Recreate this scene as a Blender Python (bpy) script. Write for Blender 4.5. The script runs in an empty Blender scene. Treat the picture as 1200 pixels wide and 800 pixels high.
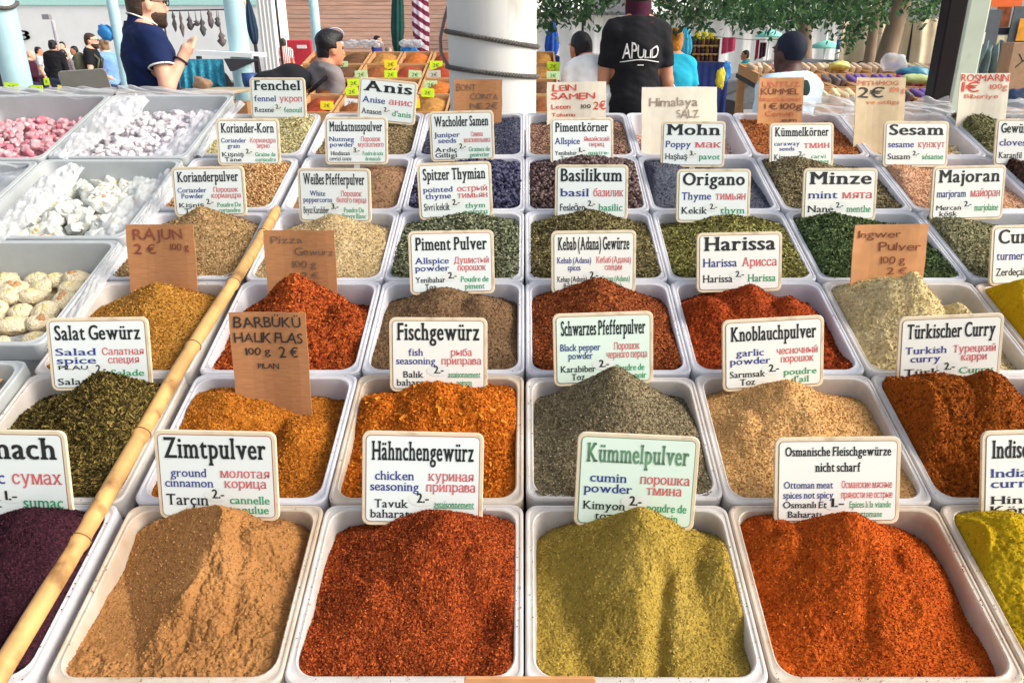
import bpy, math, random
import numpy as np
from mathutils import Vector, Matrix, Euler

# ------------------------------------------------------------------ camera, sky, sun, exposure
SC = bpy.context.scene
COL = SC.collection
R = math.radians
CAM_H, PITCH, FPX = 1.6, 21.5, 900.0
cam_d = bpy.data.cameras.new('camera'); cam = bpy.data.objects.new('camera', cam_d); COL.objects.link(cam)
cam.location = (0, 0, CAM_H); cam.rotation_euler = (R(90 - PITCH), 0, 0)
cam_d.sensor_width = 36; cam_d.lens = 36 * FPX / 1200; cam_d.shift_x = -15 / 1200
cam_d.clip_end = 500; cam_d.clip_start = 0.05
SC.camera = cam
SUN_EL, SUN_AZ = 35.0, 103.0      # azimuth clockwise from +Y (straight ahead)
world = bpy.data.worlds.new('World'); SC.world = world; world.use_nodes = True
nt = world.node_tree; nt.nodes.clear()
sky = nt.nodes.new('ShaderNodeTexSky'); sky.sky_type = 'NISHITA'; sky.sun_disc = False
sky.sun_elevation = R(SUN_EL); sky.sun_rotation = R(SUN_AZ)
sky.air_density = 1.0; sky.dust_density = 4.0; sky.ozone_density = 0.6
bg = nt.nodes.new('ShaderNodeBackground'); bg.inputs['Strength'].default_value = 0.15
wo = nt.nodes.new('ShaderNodeOutputWorld')
hs = nt.nodes.new('ShaderNodeHueSaturation'); hs.inputs['Saturation'].default_value = 0.5
nt.links.new(sky.outputs[0], hs.inputs['Color']); nt.links.new(hs.outputs[0], bg.inputs[0]); nt.links.new(bg.outputs[0], wo.inputs[0])
sun_d = bpy.data.lights.new('sun', 'SUN'); sun_d.energy = 1.55; sun_d.angle = R(21); sun_d.color = (1.0, 0.90, 0.76)
sun = bpy.data.objects.new('sun', sun_d); COL.objects.link(sun)
_sd = Vector((math.sin(R(SUN_AZ)) * math.cos(R(SUN_EL)), math.cos(R(SUN_AZ)) * math.cos(R(SUN_EL)), math.sin(R(SUN_EL))))
sun.rotation_euler = _sd.to_track_quat('Z', 'Y').to_euler()
vs = SC.view_settings; vs.view_transform = 'Standard'; vs.look = 'None'; vs.gamma = 1; vs.use_curve_mapping = False
vs.exposure = 0.74

# ------------------------------------------------------------------ real positions measured with the lens of the photograph
rng = np.random.default_rng(7)
random.seed(7)
_c, _s = math.cos(R(PITCH)), math.sin(R(PITCH))
CAM = np.array([0, 0, CAM_H]); FW = np.array([0, _c, -_s]); UP = np.array([0, _s, _c]); RT = np.array([1.0, 0, 0])
def W(px, py, z):                       # point seen at photo pixel (px, py) at depth z
    return CAM + z * (FW + RT * (px - 615) / FPX - UP * (py - 400) / FPX)
TILT = 39.05 - PITCH                    # slope of the display
NV = np.array([0, -math.sin(R(TILT)), math.cos(R(TILT))]); VD = np.array([0, math.cos(R(TILT)), math.sin(R(TILT))])
O0 = CAM - 0.75 * NV
def L(u, v, w): return O0 + u * RT + v * VD + w * NV
def toL(p): d = np.asarray(p) - O0; return np.array([d @ RT, d @ VD, d @ NV])
def onplane(px, py, w=0.0):
    d = W(px, py, 1.0) - CAM
    t = (w - (CAM - O0) @ NV) / (d @ NV)
    return CAM + t * d
def at_v(px, py, v):                    # where the sight line crosses the plane v = const
    d = W(px, py, 1.0) - CAM
    t = (v - (CAM - O0) @ VD) / (d @ VD)
    return toL(CAM + t * d)
def depth(p): return float((np.asarray(p) - CAM) @ FW)

# ------------------------------------------------------------------ materials
def srgb(r, g, b):
    f = lambda c: (c / 255 / 12.92) if c / 255 <= 0.04045 else ((c / 255 + 0.055) / 1.055) ** 2.4
    return (f(r), f(g), f(b))
def new_mat(name):
    m = bpy.data.materials.new(name); m.use_nodes = True
    return m, m.node_tree, m.node_tree.nodes['Principled BSDF']
def setp(p, **k):
    for a, v in k.items():
        a = a.replace('_', ' ')
        if a in p.inputs: p.inputs[a].default_value = v
MATS = {}
def mat(name, col, rough=0.6, var=0.12, scale=20, bump=0.0, bscale=None, stretch=(1, 1, 1), metal=0.0, spec=0.3, dirt=None, dscale=6, dlo=0.55):
    if name in MATS: return MATS[name]
    m, t, p = new_mat(name)
    setp(p, Roughness=rough, Metallic=metal, Specular_IOR_Level=spec)
    tc = t.nodes.new('ShaderNodeTexCoord'); mp = t.nodes.new('ShaderNodeMapping'); mp.inputs['Scale'].default_value = stretch
    t.links.new(tc.outputs['Object'], mp.inputs[0])
    nz = t.nodes.new('ShaderNodeTexNoise'); nz.inputs['Scale'].default_value = scale; nz.inputs['Detail'].default_value = 6
    t.links.new(mp.outputs[0], nz.inputs['Vector'])
    rp = t.nodes.new('ShaderNodeValToRGB'); e = rp.color_ramp.elements
    e[0].position, e[1].position = 0.3, 0.7
    e[0].color = (*[c * (1 - var) for c in col], 1); e[1].color = (*[min(1, c * (1 + var)) for c in col], 1)
    t.links.new(nz.outputs[0], rp.inputs[0])
    out = rp.outputs[0]
    if dirt is not None:
        n2 = t.nodes.new('ShaderNodeTexNoise'); n2.inputs['Scale'].default_value = dscale; n2.inputs['Detail'].default_value = 8
        t.links.new(mp.outputs[0], n2.inputs['Vector'])
        r2 = t.nodes.new('ShaderNodeValToRGB'); r2.color_ramp.elements[0].position = dlo; r2.color_ramp.elements[1].position = dlo + 0.2
        t.links.new(n2.outputs[0], r2.inputs[0])
        mx = t.nodes.new('ShaderNodeMix'); mx.data_type = 'RGBA'
        t.links.new(r2.outputs[0], mx.inputs[0]); t.links.new(out, mx.inputs[6]); mx.inputs[7].default_value = (*dirt, 1)
        out = mx.outputs[2]
    t.links.new(out, p.inputs['Base Color'])
    if bump:
        bp = t.nodes.new('ShaderNodeBump'); bp.inputs['Strength'].default_value = bump; bp.inputs['Distance'].default_value = 0.01
        if bscale:
            nb = t.nodes.new('ShaderNodeTexNoise'); nb.inputs['Scale'].default_value = bscale; nb.inputs['Detail'].default_value = 5
            t.links.new(mp.outputs[0], nb.inputs['Vector']); t.links.new(nb.outputs[0], bp.inputs['Height'])
        else: t.links.new(nz.outputs[0], bp.inputs['Height'])
        t.links.new(bp.outputs[0], p.inputs['Normal'])
    MATS[name] = m
    return m
def mat_rgb(name, r, g, b, **k): return mat(name, srgb(r, g, b), **k)
def mat_translucent(name, col, rough=0.35, trans=0.35, alpha=1.0, dirt=None):
    if name in MATS: return MATS[name]
    m, t, p = new_mat(name); out = t.nodes['Material Output']
    setp(p, Roughness=rough, Specular_IOR_Level=0.5)
    tc = t.nodes.new('ShaderNodeTexCoord')
    nz = t.nodes.new('ShaderNodeTexNoise'); nz.inputs['Scale'].default_value = 9; nz.inputs['Detail'].default_value = 9; nz.inputs['Roughness'].default_value = 0.7
    t.links.new(tc.outputs['Object'], nz.inputs['Vector'])
    rp = t.nodes.new('ShaderNodeValToRGB'); e = rp.color_ramp.elements; e[0].position, e[1].position = 0.30, 0.62
    d = dirt or [c * 0.85 for c in col]
    e[0].color = (*d, 1); e[1].color = (*col, 1)
    t.links.new(nz.outputs[0], rp.inputs[0]); t.links.new(rp.outputs[0], p.inputs['Base Color'])
    tl = t.nodes.new('ShaderNodeBsdfTranslucent'); t.links.new(rp.outputs[0], tl.inputs[0])
    mx = t.nodes.new('ShaderNodeMixShader'); mx.inputs[0].default_value = trans
    t.links.new(p.outputs[0], mx.inputs[1]); t.links.new(tl.outputs[0], mx.inputs[2])
    last = mx.outputs[0]
    if alpha < 1:
        tr = t.nodes.new('ShaderNodeBsdfTransparent'); m2 = t.nodes.new('ShaderNodeMixShader')
        lw = t.nodes.new('ShaderNodeLayerWeight'); lw.inputs[0].default_value = 0.35
        ma = t.nodes.new('ShaderNodeMath'); ma.operation = 'MULTIPLY_ADD'; ma.inputs[1].default_value = 0.55; ma.inputs[2].default_value = alpha; ma.use_clamp = True
        t.links.new(lw.outputs['Facing'], ma.inputs[0]); t.links.new(ma.outputs[0], m2.inputs[0])
        t.links.new(tr.outputs[0], m2.inputs[1]); t.links.new(last, m2.inputs[2]); last = m2.outputs[0]
    t.links.new(last, out.inputs[0])
    MATS[name] = m
    return m
def mat_tint(name, cols, rough=0.9, spec=0.12, fine=700, bump=0.35):
    """loose goods: every grain carries its own 'tint' value, a ramp turns it into the colour of that grain"""
    if name in MATS: return MATS[name]
    m, t, p = new_mat(name); setp(p, Roughness=rough, Specular_IOR_Level=spec)
    at = t.nodes.new('ShaderNodeAttribute'); at.attribute_name = 'tint'
    tc = t.nodes.new('ShaderNodeTexCoord')
    nz = t.nodes.new('ShaderNodeTexNoise'); nz.inputs['Scale'].default_value = fine; nz.inputs['Detail'].default_value = 2
    t.links.new(tc.outputs['Object'], nz.inputs['Vector'])
    ma = t.nodes.new('ShaderNodeMath'); ma.operation = 'MULTIPLY_ADD'; ma.inputs[1].default_value = 0.5; ma.inputs[2].default_value = -0.25
    t.links.new(nz.outputs[0], ma.inputs[0])
    ad = t.nodes.new('ShaderNodeMath'); ad.operation = 'ADD'; t.links.new(at.outputs['Fac'], ad.inputs[0]); t.links.new(ma.outputs[0], ad.inputs[1])
    rp = t.nodes.new('ShaderNodeValToRGB'); e = rp.color_ramp.elements
    pos = np.linspace(0.1, 0.9, len(cols))
    e[0].position = pos[0]; e[0].color = (*cols[0], 1); e[1].position = pos[-1]; e[1].color = (*cols[-1], 1)
    for q, c in zip(pos[1:-1], cols[1:-1]):
        n = e.new(float(q)); n.color = (*c, 1)
    t.links.new(ad.outputs[0], rp.inputs[0]); t.links.new(rp.outputs[0], p.inputs['Base Color'])
    if bump:
        bp = t.nodes.new('ShaderNodeBump'); bp.inputs['Strength'].default_value = bump; bp.inputs['Distance'].default_value = 0.0012
        t.links.new(nz.outputs[0], bp.inputs['Height']); t.links.new(bp.outputs[0], p.inputs['Normal'])
    MATS[name] = m
    return m

# ------------------------------------------------------------------ mesh helpers
class MB:
    """collects shapes (world coordinates) that become ONE mesh object"""
    def __init__(self): self.v = []; self.f = []; self.n = 0; self.t = []
    def add(self, v, f, tint=None):
        v = np.asarray(v, float); self.v.append(v)
        for q in f: self.f.append([i + self.n for i in q])
        self.t.append(np.full(len(v), 0.5) if tint is None else np.broadcast_to(np.asarray(tint, float), (len(v),)))
        self.n += len(v)
        return self
    def box(self, c, d, rot=None, bev=0.0):
        c = np.asarray(c, float); hx, hy, hz = [q / 2 for q in d]
        if bev <= 0:
            v = np.array([[x, y, z] for x in (-hx, hx) for y in (-hy, hy) for z in (-hz, hz)])
            f = [(0, 1, 3, 2), (4, 6, 7, 5), (0, 4, 5, 1), (2, 3, 7, 6), (0, 2, 6, 4), (1, 5, 7, 3)]
        else:
            b = min(bev, hx * .9, hy * .9, hz * .9)
            rings = []
            def ring(x, y, z, r):
                return [[sx * (x - r) + sx * r * math.cos(a) if 0 else sx * (x - r) + r * math.cos(a), sy * (y - r) + r * math.sin(a), z]
                        for (sx, sy, a0) in ((1, 1, 0), (-1, 1, 90), (-1, -1, 180), (1, -1, 270)) for a in (R(a0), R(a0 + 45), R(a0 + 90))]
            rings = [ring(hx - b, hy - b, -hz, b * .05), ring(hx - .3 * b, hy - .3 * b, -hz + .3 * b, b * .7), ring(hx, hy, -hz + b, b),
                     ring(hx, hy, hz - b, b), ring(hx - .3 * b, hy - .3 * b, hz - .3 * b, b * .7), ring(hx - b, hy - b, hz, b * .05)]
            v = np.array([p for r_ in rings for p in r_]); k = 12; f = []
            for i in range(5):
                for j in range(k):
                    f.append((i * k + j, i * k + (j + 1) % k, (i + 1) * k + (j + 1) % k, (i + 1) * k + j))
            f.append(tuple(range(k))[::-1]); f.append(tuple(5 * k + j for j in range(k)))
        if rot is not None: v = v @ np.array(Euler(rot).to_matrix()).T
        return self.add(v + c, f)
    def loft(self, rings, close=True, cap=True, tint=None):
        k = len(rings[0]); v = np.array([p for r_ in rings for p in r_], float); f = []
        for i in range(len(rings) - 1):
            for j in range(k if close else k - 1):
                f.append((i * k + j, i * k + (j + 1) % k, (i + 1) * k + (j + 1) % k, (i + 1) * k + j))
        if cap: f.append(tuple(range(k))[::-1]); f.append(tuple((len(rings) - 1) * k + j for j in range(k)))
        return self.add(v, f, tint)
    def tube(self, pts, rad, k=12, cap=True):
        pts = [np.asarray(p, float) for p in pts]
        if np.isscalar(rad): rad = [rad] * len(pts)
        rings = []; ref = None
        for i, p in enumerate(pts):
            d = pts[min(i + 1, len(pts) - 1)] - pts[max(i - 1, 0)]; d = d / (np.linalg.norm(d) + 1e-12)
            if ref is None:
                ref = np.array([0, 0, 1.0]) if abs(d[2]) < .9 else np.array([1.0, 0, 0])
            a = ref - d * (ref @ d); a /= np.linalg.norm(a) + 1e-12; b = np.cross(d, a); ref = a
            rings.append([p + rad[i] * (a * math.cos(2 * math.pi * j / k) + b * math.sin(2 * math.pi * j / k)) for j in range(k)])
        return self.loft(rings, cap=cap)
    def lathe(self, c, prof, k=24, cap=True, wob=None):
        c = np.asarray(c, float); rings = []
        for i, (r_, z) in enumerate(prof):
            rings.append([c + [(r_ * (1 + (wob(i, j) if wob else 0))) * math.cos(2 * math.pi * j / k), (r_ * (1 + (wob(i, j) if wob else 0))) * math.sin(2 * math.pi * j / k), z] for j in range(k)])
        return self.loft(rings, cap=cap)
    def grid(self, P, tint=None):          # P: (n, m, 3)
        n, m = P.shape[:2]
        i = np.arange(n - 1)[:, None]; j = np.arange(m - 1)[None, :]
        a = i * m + j
        f = np.stack([a, a + 1, a + m + 1, a + m], -1).reshape(-1, 4)
        return self.add(P.reshape(-1, 3), f.tolist(), tint)
    def arrays(self): return np.concatenate(self.v), self.f, np.concatenate(self.t)
def mesh_np(name, v, f, m, smooth=False, tint=None):
    me = bpy.data.meshes.new(name)
    me.from_pydata([tuple(p) for p in v] if len(v) < 5 else np.asarray(v).tolist(), [], f if isinstance(f, list) else f.tolist())
    if m: me.materials.append(m)
    if smooth: me.polygons.foreach_set('use_smooth', np.ones(len(me.polygons), bool))
    if tint is not None:
        a = me.attributes.new('tint', 'FLOAT', 'POINT'); a.data.foreach_set('value', np.asarray(tint, np.float32))
    me.update()
    return me
def tagit(o, label, cat, group=None, kind=None):
    if label: o['label'] = label
    if cat: o['category'] = cat
    if group: o['group'] = group
    if kind: o['kind'] = kind
    return o
def thing(name, label, cat, loc, group=None, rot=None):
    o = bpy.data.objects.new(name, None); o.empty_display_size = 0.05; COL.objects.link(o); o.location = loc
    if rot is not None: o.rotation_euler = rot
    return tagit(o, label, cat, group)
def part(name, mb, m, root, smooth=False, label=None, tint=False):
    v, f, t = mb.arrays()
    org = np.array(root.matrix_basis.translation if root.parent is None else (Vector(root.parent.location) + Vector(root.location)))
    me = mesh_np(name, v - org, f, m, smooth, t if tint else None)
    o = bpy.data.objects.new(name, me); COL.objects.link(o); o.parent = root
    if label: o['label'] = label
    return o
def single(name, mb, m, loc, label, cat, group=None, smooth=False, tint=False, kind=None):
    v, f, t = mb.arrays(); loc = np.asarray(loc, float)
    me = mesh_np(name, v - loc, f, m, smooth, t if tint else None)
    o = bpy.data.objects.new(name, me); COL.objects.link(o); o.location = loc
    return tagit(o, label, cat, group, kind)
def autosmooth(o, ang=40):
    me = o.data
    me.polygons.foreach_set('use_smooth', np.ones(len(me.polygons), bool)); me.set_sharp_from_angle(angle=R(ang))
    return o

# value noise in numpy
def vnoise(x, y, seed=0, z=None):
    xi = np.floor(x).astype(np.int64); yi = np.floor(y).astype(np.int64); xf = x - xi; yf = y - yi
    xf = xf * xf * (3 - 2 * xf); yf = yf * yf * (3 - 2 * yf)
    def h(a, b):
        n = (a * 374761393 + b * 668265263 + seed * 1274126177) & 0xffffffff
        n = ((n ^ (n >> 13)) * 1103515245) & 0xffffffff; n = ((n ^ (n >> 15)) * 2246822519) & 0xffffffff
        return (n ^ (n >> 16)) / 4294967295.0
    return (h(xi, yi) * (1 - xf) + h(xi + 1, yi) * xf) * (1 - yf) + (h(xi, yi + 1) * (1 - xf) + h(xi + 1, yi + 1) * xf) * yf - 0.5
def fbm(x, y, seed=0, octv=4, gain=0.5):
    r_ = 0; a = 1.0
    for i in range(octv):
        r_ = r_ + a * vnoise(x * 2 ** i + 17.3 * i, y * 2 ** i + 5.1 * i, seed + i); a *= gain
    return r_

# ------------------------------------------------------------------ lettering: glyph outlines with slab serifs
GLY = {}
def build_glyphs(jobs):
    objs = []
    for (ch, wt, off) in jobs:
        c = bpy.data.curves.new('g', 'FONT'); c.body = ch; c.resolution_u = 3
        o = bpy.data.objects.new('g', c); COL.objects.link(o); objs.append((ch, wt, off, o))
    dg = bpy.context.evaluated_depsgraph_get()
    for ch, wt, off, o in objs:
        me = bpy.data.meshes.new_from_object(o.evaluated_get(dg))
        if len(me.vertices) == 0: bpy.data.meshes.remove(me); continue
        v = np.array([p.co[:2] for p in me.vertices]); f = [list(p.vertices) for p in me.polygons]
        if ch == 'н':
            v = np.array([(a, b) for x0, x1, y0, y1 in ((.067, .160, 0, .542), (.424, .517, 0, .542), (.1605, .4235, .24, .312)) for a, b in ((x0, y0), (x1, y0), (x1, y1), (x0, y1))]); f = [[0, 1, 2, 3], [4, 5, 6, 7], [8, 9, 10, 11]]
            bpy.data.meshes.remove(me); me = bpy.data.meshes.new('g'); me.from_pydata([(*q, 0) for q in v], [], f)
        if ch == 'ь':
            o_ = [(.1605, .325)] + [(.30 + .165 * math.sin(a), .1625 + .1625 * math.cos(a)) for a in np.linspace(0, math.pi, 9)] + [(.1605, 0)]; i_ = [(.1605, .255)] + [(.29 + .085 * math.sin(a), .1625 + .0925 * math.cos(a)) for a in np.linspace(0, math.pi, 9)] + [(.1605, .07)]
            k_ = len(o_); v = np.array(o_ + i_ + [(.067, 0), (.16, 0), (.16, .542), (.067, .542)]); f = [[q + 1, q, k_ + q, k_ + q + 1] for q in range(k_ - 1)] + [[2 * k_, 2 * k_ + 1, 2 * k_ + 2, 2 * k_ + 3]]
            bpy.data.meshes.remove(me); me = bpy.data.meshes.new('g'); me.from_pydata([(*q, 0) for q in v], [], f)
        if wt in ('bold', 'reg'):
            stem = 0.092
            cnt = {}
            for p in me.polygons:
                for k in p.edge_keys: cnt[k] = cnt.get(k, 0) + 1
            vv = v.tolist(); e = 0.055 if wt == 'bold' else .042; t = 0.030 + off * .6
            mid = (v[:, 1].min() + v[:, 1].max()) / 2
            for (a, b), n in cnt.items():
                if n != 1 or abs(v[a, 1] - v[b, 1]) > 2e-3: continue
                x0, x1 = sorted((v[a, 0], v[b, 0])); y = (v[a, 1] + v[b, 1]) / 2; w = x1 - x0
                if not (0.62 * stem < w < 1.75 * stem): continue
                lv = [0, 0.45, 0.542, 0.65, 0.68, 0.70, 0.73, -0.20, -0.23]
                if min(abs(y - q) for q in lv) > 0.016: continue
                if ch in '.,-:;()!€1234567890': continue
                s = 1 if y < 0.1 else -1
                el, er = (e, e) if s == 1 else (e * 1.1, e * .55)
                if s == -1 and y < 0.6 and ch in 'tfr': er = 0
                k = len(vv)
                vv += [[x0 - el, y], [x1 + er, y], [x1 + er, y + s * t], [x1, y + s * t * 1.8], [x0, y + s * t * 1.8], [x0 - el, y + s * t]]
                q = [k, k + 1, k + 2, k + 3, k + 4, k + 5]
                f.append(q if s == 1 else q[::-1])
            v = np.array(vv)
        n0 = len(v); f0 = list(f); V3 = []; F3 = []
        for q, (dx, dy) in enumerate({'bold': ((-.030, .004), (-.012, -.006), (.010, .006), (.030, -.004)), 'reg': ((-.012, 0), (.012, .003)), 'thin': ((-.008, .006), (.008, -.006)), 'pen': ((0, 0),)}[wt]):
            V3.append(np.column_stack([v + [dx, dy], np.full(n0, q * 4e-5)])); F3 += [[i + q * n0 for i in p] for p in f0]
        v, f = np.concatenate(V3), F3
        GLY[(ch, wt)] = (v, f, v[:, 0].min(), v[:, 0].max())
        bpy.data.meshes.remove(me)
    for _, _, _, o in objs:
        c = o.data; bpy.data.objects.remove(o); bpy.data.curves.remove(c)
def text_shape(s, wt, gap=0.035, jit=0.0, seed=0):
    """2-D vertices and faces of a line; baseline y = 0, capital height about 0.69"""
    x = 0.0; V = []; F = []; n = 0; rs = random.Random(seed + len(s))
    for ch in s:
        if ch == ' ': x += 0.22; continue
        g = GLY.get((ch, wt))
        if g is None: continue
        v, f, a, b = g; v = v.copy(); v[:, 0] += x - a
        if jit:
            c = v.mean(0); q = rs.uniform(-jit, jit) * 1.2; sc = 1 + rs.uniform(-jit, jit)
            d = (v - c) * [sc, sc, 1]; v = np.stack([d[:, 0] * math.cos(q) - d[:, 1] * math.sin(q), d[:, 0] * math.sin(q) + d[:, 1] * math.cos(q), d[:, 2]], 1) + c + [0, rs.uniform(-jit, jit) * .3, 0]
        V.append(v); F += [[i + n for i in p] for p in f]; n += len(v); x += b - a + gap
    V = np.concatenate(V) if V else np.zeros((0, 3))
    return V, F, max(x - gap, 0.01)
# ------------------------------------------------------------------ the display grid
_q = lambda y: toL(onplane(615, y))[1]
V0 = _q(590); PV = (_q(132) - _q(590)) / 5.0; PU = 0.2477
VL = [V0 + PV * (i - 1) for i in range(7)]; VL[0] += .012                       # row boundaries, front to back
UK = {-4: -0.0, -3: -2.945 * PU, -2: -1.955 * PU, -1: -0.985 * PU, 0: 0.0, 1: 1.0 * PU, 2: 2.045 * PU, 3: 3.09 * PU, 4: 4.14 * PU, 5: 5.19 * PU}
COLS = {'Z': -3, 'A': -2, 'B': -1, 'C': 0, 'D': 1, 'E': 2, 'F': 3, 'G': 4}
TD = 0.105
FLG = 0.0100
def cell(c, r):
    k = COLS[c]; u0, u1 = UK[k], UK[k + 1]; v0, v1 = VL[r - 1], VL[r]
    if c == 'Z': u1 -= 0.012
    return (u0 + u1) / 2, (v0 + v1) / 2, (u1 - u0) / 2 - 0.0009, (v1 - v0) / 2 - 0.0008
def rrect(hx, hy, r, z, k=6):
    r = max(r, 1e-4)
    return [[sx * (hx - r) + r * math.cos(a), sy * (hy - r) + r * math.sin(a), z]
            for (sx, sy, a0) in ((1, 1, 0), (-1, 1, 90), (-1, -1, 180), (1, -1, 270)) for a in [R(a0 + 90 * j / (k - 1)) for j in range(k)]]
def tub_meshes(hx, hy, D, fl, rc, m):
    ix, iy = hx - fl, hy - fl; tp = 0.012; ro = rc * .68
    b = MB().loft([rrect(ix - tp + .002, iy - tp + .002, rc * .7, 0), rrect(ix + .0022, iy + .0022, rc, D - .006)], cap=False)
    b.loft([rrect(ix, iy, rc, D - .004), rrect(ix - tp * .5, iy - tp * .5, rc * .85, D * .5), rrect(ix - tp, iy - tp, rc * .7, .004)], cap=False)
    k = len(rrect(1, 1, .1, 0))
    b.add(rrect(ix - tp, iy - tp, rc * .7, .004), [tuple(range(k))]); b.add(rrect(ix - tp + .002, iy - tp + .002, rc * .7, 0), [tuple(range(k))[::-1]])
    r = MB().loft([rrect(ix + .002, iy + .002, rc, D - .006), rrect(hx - .001, hy - .001, ro, D - .006), rrect(hx - .001, hy - .001, ro, D - .030), rrect(hx, hy, ro, D - .030),
                   rrect(hx, hy, ro, D - .002), rrect(hx - .0016, hy - .0016, ro, D), rrect(hx - .0036, hy - .0036, ro, D), rrect(hx - .0046, hy - .0046, ro * 1.05, D - .0012),
                   rrect(ix + .0030, iy + .0030, rc, D - .0012), rrect(ix + .0018, iy + .0018, rc + .001, D - .0002), rrect(ix + .0004, iy + .0004, rc, D - .0012), rrect(ix, iy, rc, D - .004)], cap=False)
    out = []
    for nm, q in (('tub_wall', b), ('rim', r)):
        v, f, _ = q.arrays(); me = mesh_np(nm, v, f, m, True); me.set_sharp_from_angle(angle=R(35)); out.append(me)
    return out
M_TUB = [mat_translucent('tub_plastic_cool', (0.84, 0.85, 0.89), dirt=(0.72, 0.72, 0.76)),
         mat_translucent('tub_plastic_neutral', (0.83, 0.81, 0.79), dirt=(0.66, 0.60, 0.53)),
         mat_translucent('tub_plastic_dusty', (0.80, 0.74, 0.65), dirt=(0.60, 0.45, 0.30))]
TUBM = {}
def tub(c, r, spice, dirty):
    uc, vc, hx, hy = cell(c, r)
    key = (round(hx, 3), dirty)
    if key not in TUBM: TUBM[key] = tub_meshes(hx, hy, TD, FLG, 0.021, M_TUB[dirty])
    bm, rm = TUBM[key]
    o = bpy.data.objects.new('spice_tub', bm); COL.objects.link(o)
    o.location = L(uc + rng.uniform(-.0008, .0008), vc + rng.uniform(-.0008, .0008), -TD)
    o.rotation_euler = (R(TILT), 0, R(rng.uniform(-.3, .3)))
    tagit(o, 'translucent white plastic tub holding the ' + spice, 'tub', 'spice tubs on the sloping display')
    q = bpy.data.objects.new('rim', rm); COL.objects.link(q); q.parent = o
    return o

# ------------------------------------------------------------------ heaps of spice
def fast_mesh(name, v, polys, m, tint, smooth):
    me = bpy.data.meshes.new(name); me.vertices.add(len(v)); me.vertices.foreach_set('co', np.asarray(v, np.float32).ravel())
    lv = np.concatenate([p.ravel() for p in polys]); tot = np.concatenate([np.full(len(p), p.shape[1]) for p in polys])
    me.loops.add(len(lv)); me.loops.foreach_set('vertex_index', lv.astype(np.int32))
    me.polygons.add(len(tot)); me.polygons.foreach_set('loop_start', np.concatenate([[0], np.cumsum(tot)[:-1]]).astype(np.int32))
    me.polygons.foreach_set('use_smooth', np.full(len(tot), smooth) if np.isscalar(smooth) else smooth)
    a = me.attributes.new('tint', 'FLOAT', 'POINT'); a.data.foreach_set('value', np.asarray(tint, np.float32))
    me.materials.append(m); me.update(calc_edges=True); me.validate()
    return me
_ph = (1 + 5 ** .5) / 2
ICO_V = np.array([(-1, _ph, 0), (1, _ph, 0), (-1, -_ph, 0), (1, -_ph, 0), (0, -1, _ph), (0, 1, _ph), (0, -1, -_ph), (0, 1, -_ph), (_ph, 0, -1), (_ph, 0, 1), (-_ph, 0, -1), (-_ph, 0, 1)]) / math.sqrt(1 + _ph ** 2)
ICO_F = np.array([(0, 11, 5), (0, 5, 1), (0, 1, 7), (0, 7, 10), (0, 10, 11), (1, 5, 9), (5, 11, 4), (11, 10, 2), (10, 7, 6), (7, 1, 8), (3, 9, 4), (3, 4, 2), (3, 2, 6), (3, 6, 8), (3, 8, 9), (4, 9, 5), (2, 4, 11), (6, 2, 10), (8, 6, 7), (9, 8, 1)])
OCT_V = np.array([(1, 0, 0), (-1, 0, 0), (0, 1, 0), (0, -1, 0), (0, 0, 1), (0, 0, -1.0)])
OCT_F = np.array([(0, 2, 4), (2, 1, 4), (1, 3, 4), (3, 0, 4), (2, 0, 5), (1, 2, 5), (3, 1, 5), (0, 3, 5)])
QUA_V = np.array([(-1, -.8, 0), (.9, -1, .25), (1, .7, -.1), (-.8, 1, .2)]); QUA_F = np.array([(0, 1, 2), (0, 2, 3)])
def particles(P, N, kind, size, g):
    n = len(P)
    V, F, sc, tilt = {'grain': (QUA_V, QUA_F, (1, .8, 1), .9), 'flake': (QUA_V, QUA_F, (1, .5, 1), .6), 'herb': (QUA_V, QUA_F, (1.5, .36, 1), .55),
                      'needle': (OCT_V, OCT_F, (2.6, .34, .34), .35), 'seed': (OCT_V, OCT_F, (1.3, .55, .5), .4), 'ball': (ICO_V, ICO_F, (1, 1, 1), .5), 'chunk': (ICO_V, ICO_F, (1.15, .85, .75), .8)}[kind]
    T = g.normal(size=(n, 3)); Z = N + tilt * T; Z /= np.linalg.norm(Z, axis=1)[:, None]
    A = g.normal(size=(n, 3)); X = A - Z * (A * Z).sum(1)[:, None]; X /= np.linalg.norm(X, axis=1)[:, None]; Y = np.cross(Z, X)
    s = size * g.uniform(.6, 1.35, n)
    k = len(V); VV = V[None] * np.array(sc) * s[:, None, None]
    if kind == 'chunk': VV = VV * g.uniform(.7, 1.25, (n, k, 1))
    out = P[:, None, :] + VV[:, :, 0:1] * X[:, None, :] + VV[:, :, 1:2] * Y[:, None, :] + VV[:, :, 2:3] * Z[:, None, :]
    return out.reshape(-1, 3), (F[None] + (np.arange(n) * k)[:, None, None]).reshape(-1, 3), k
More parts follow.
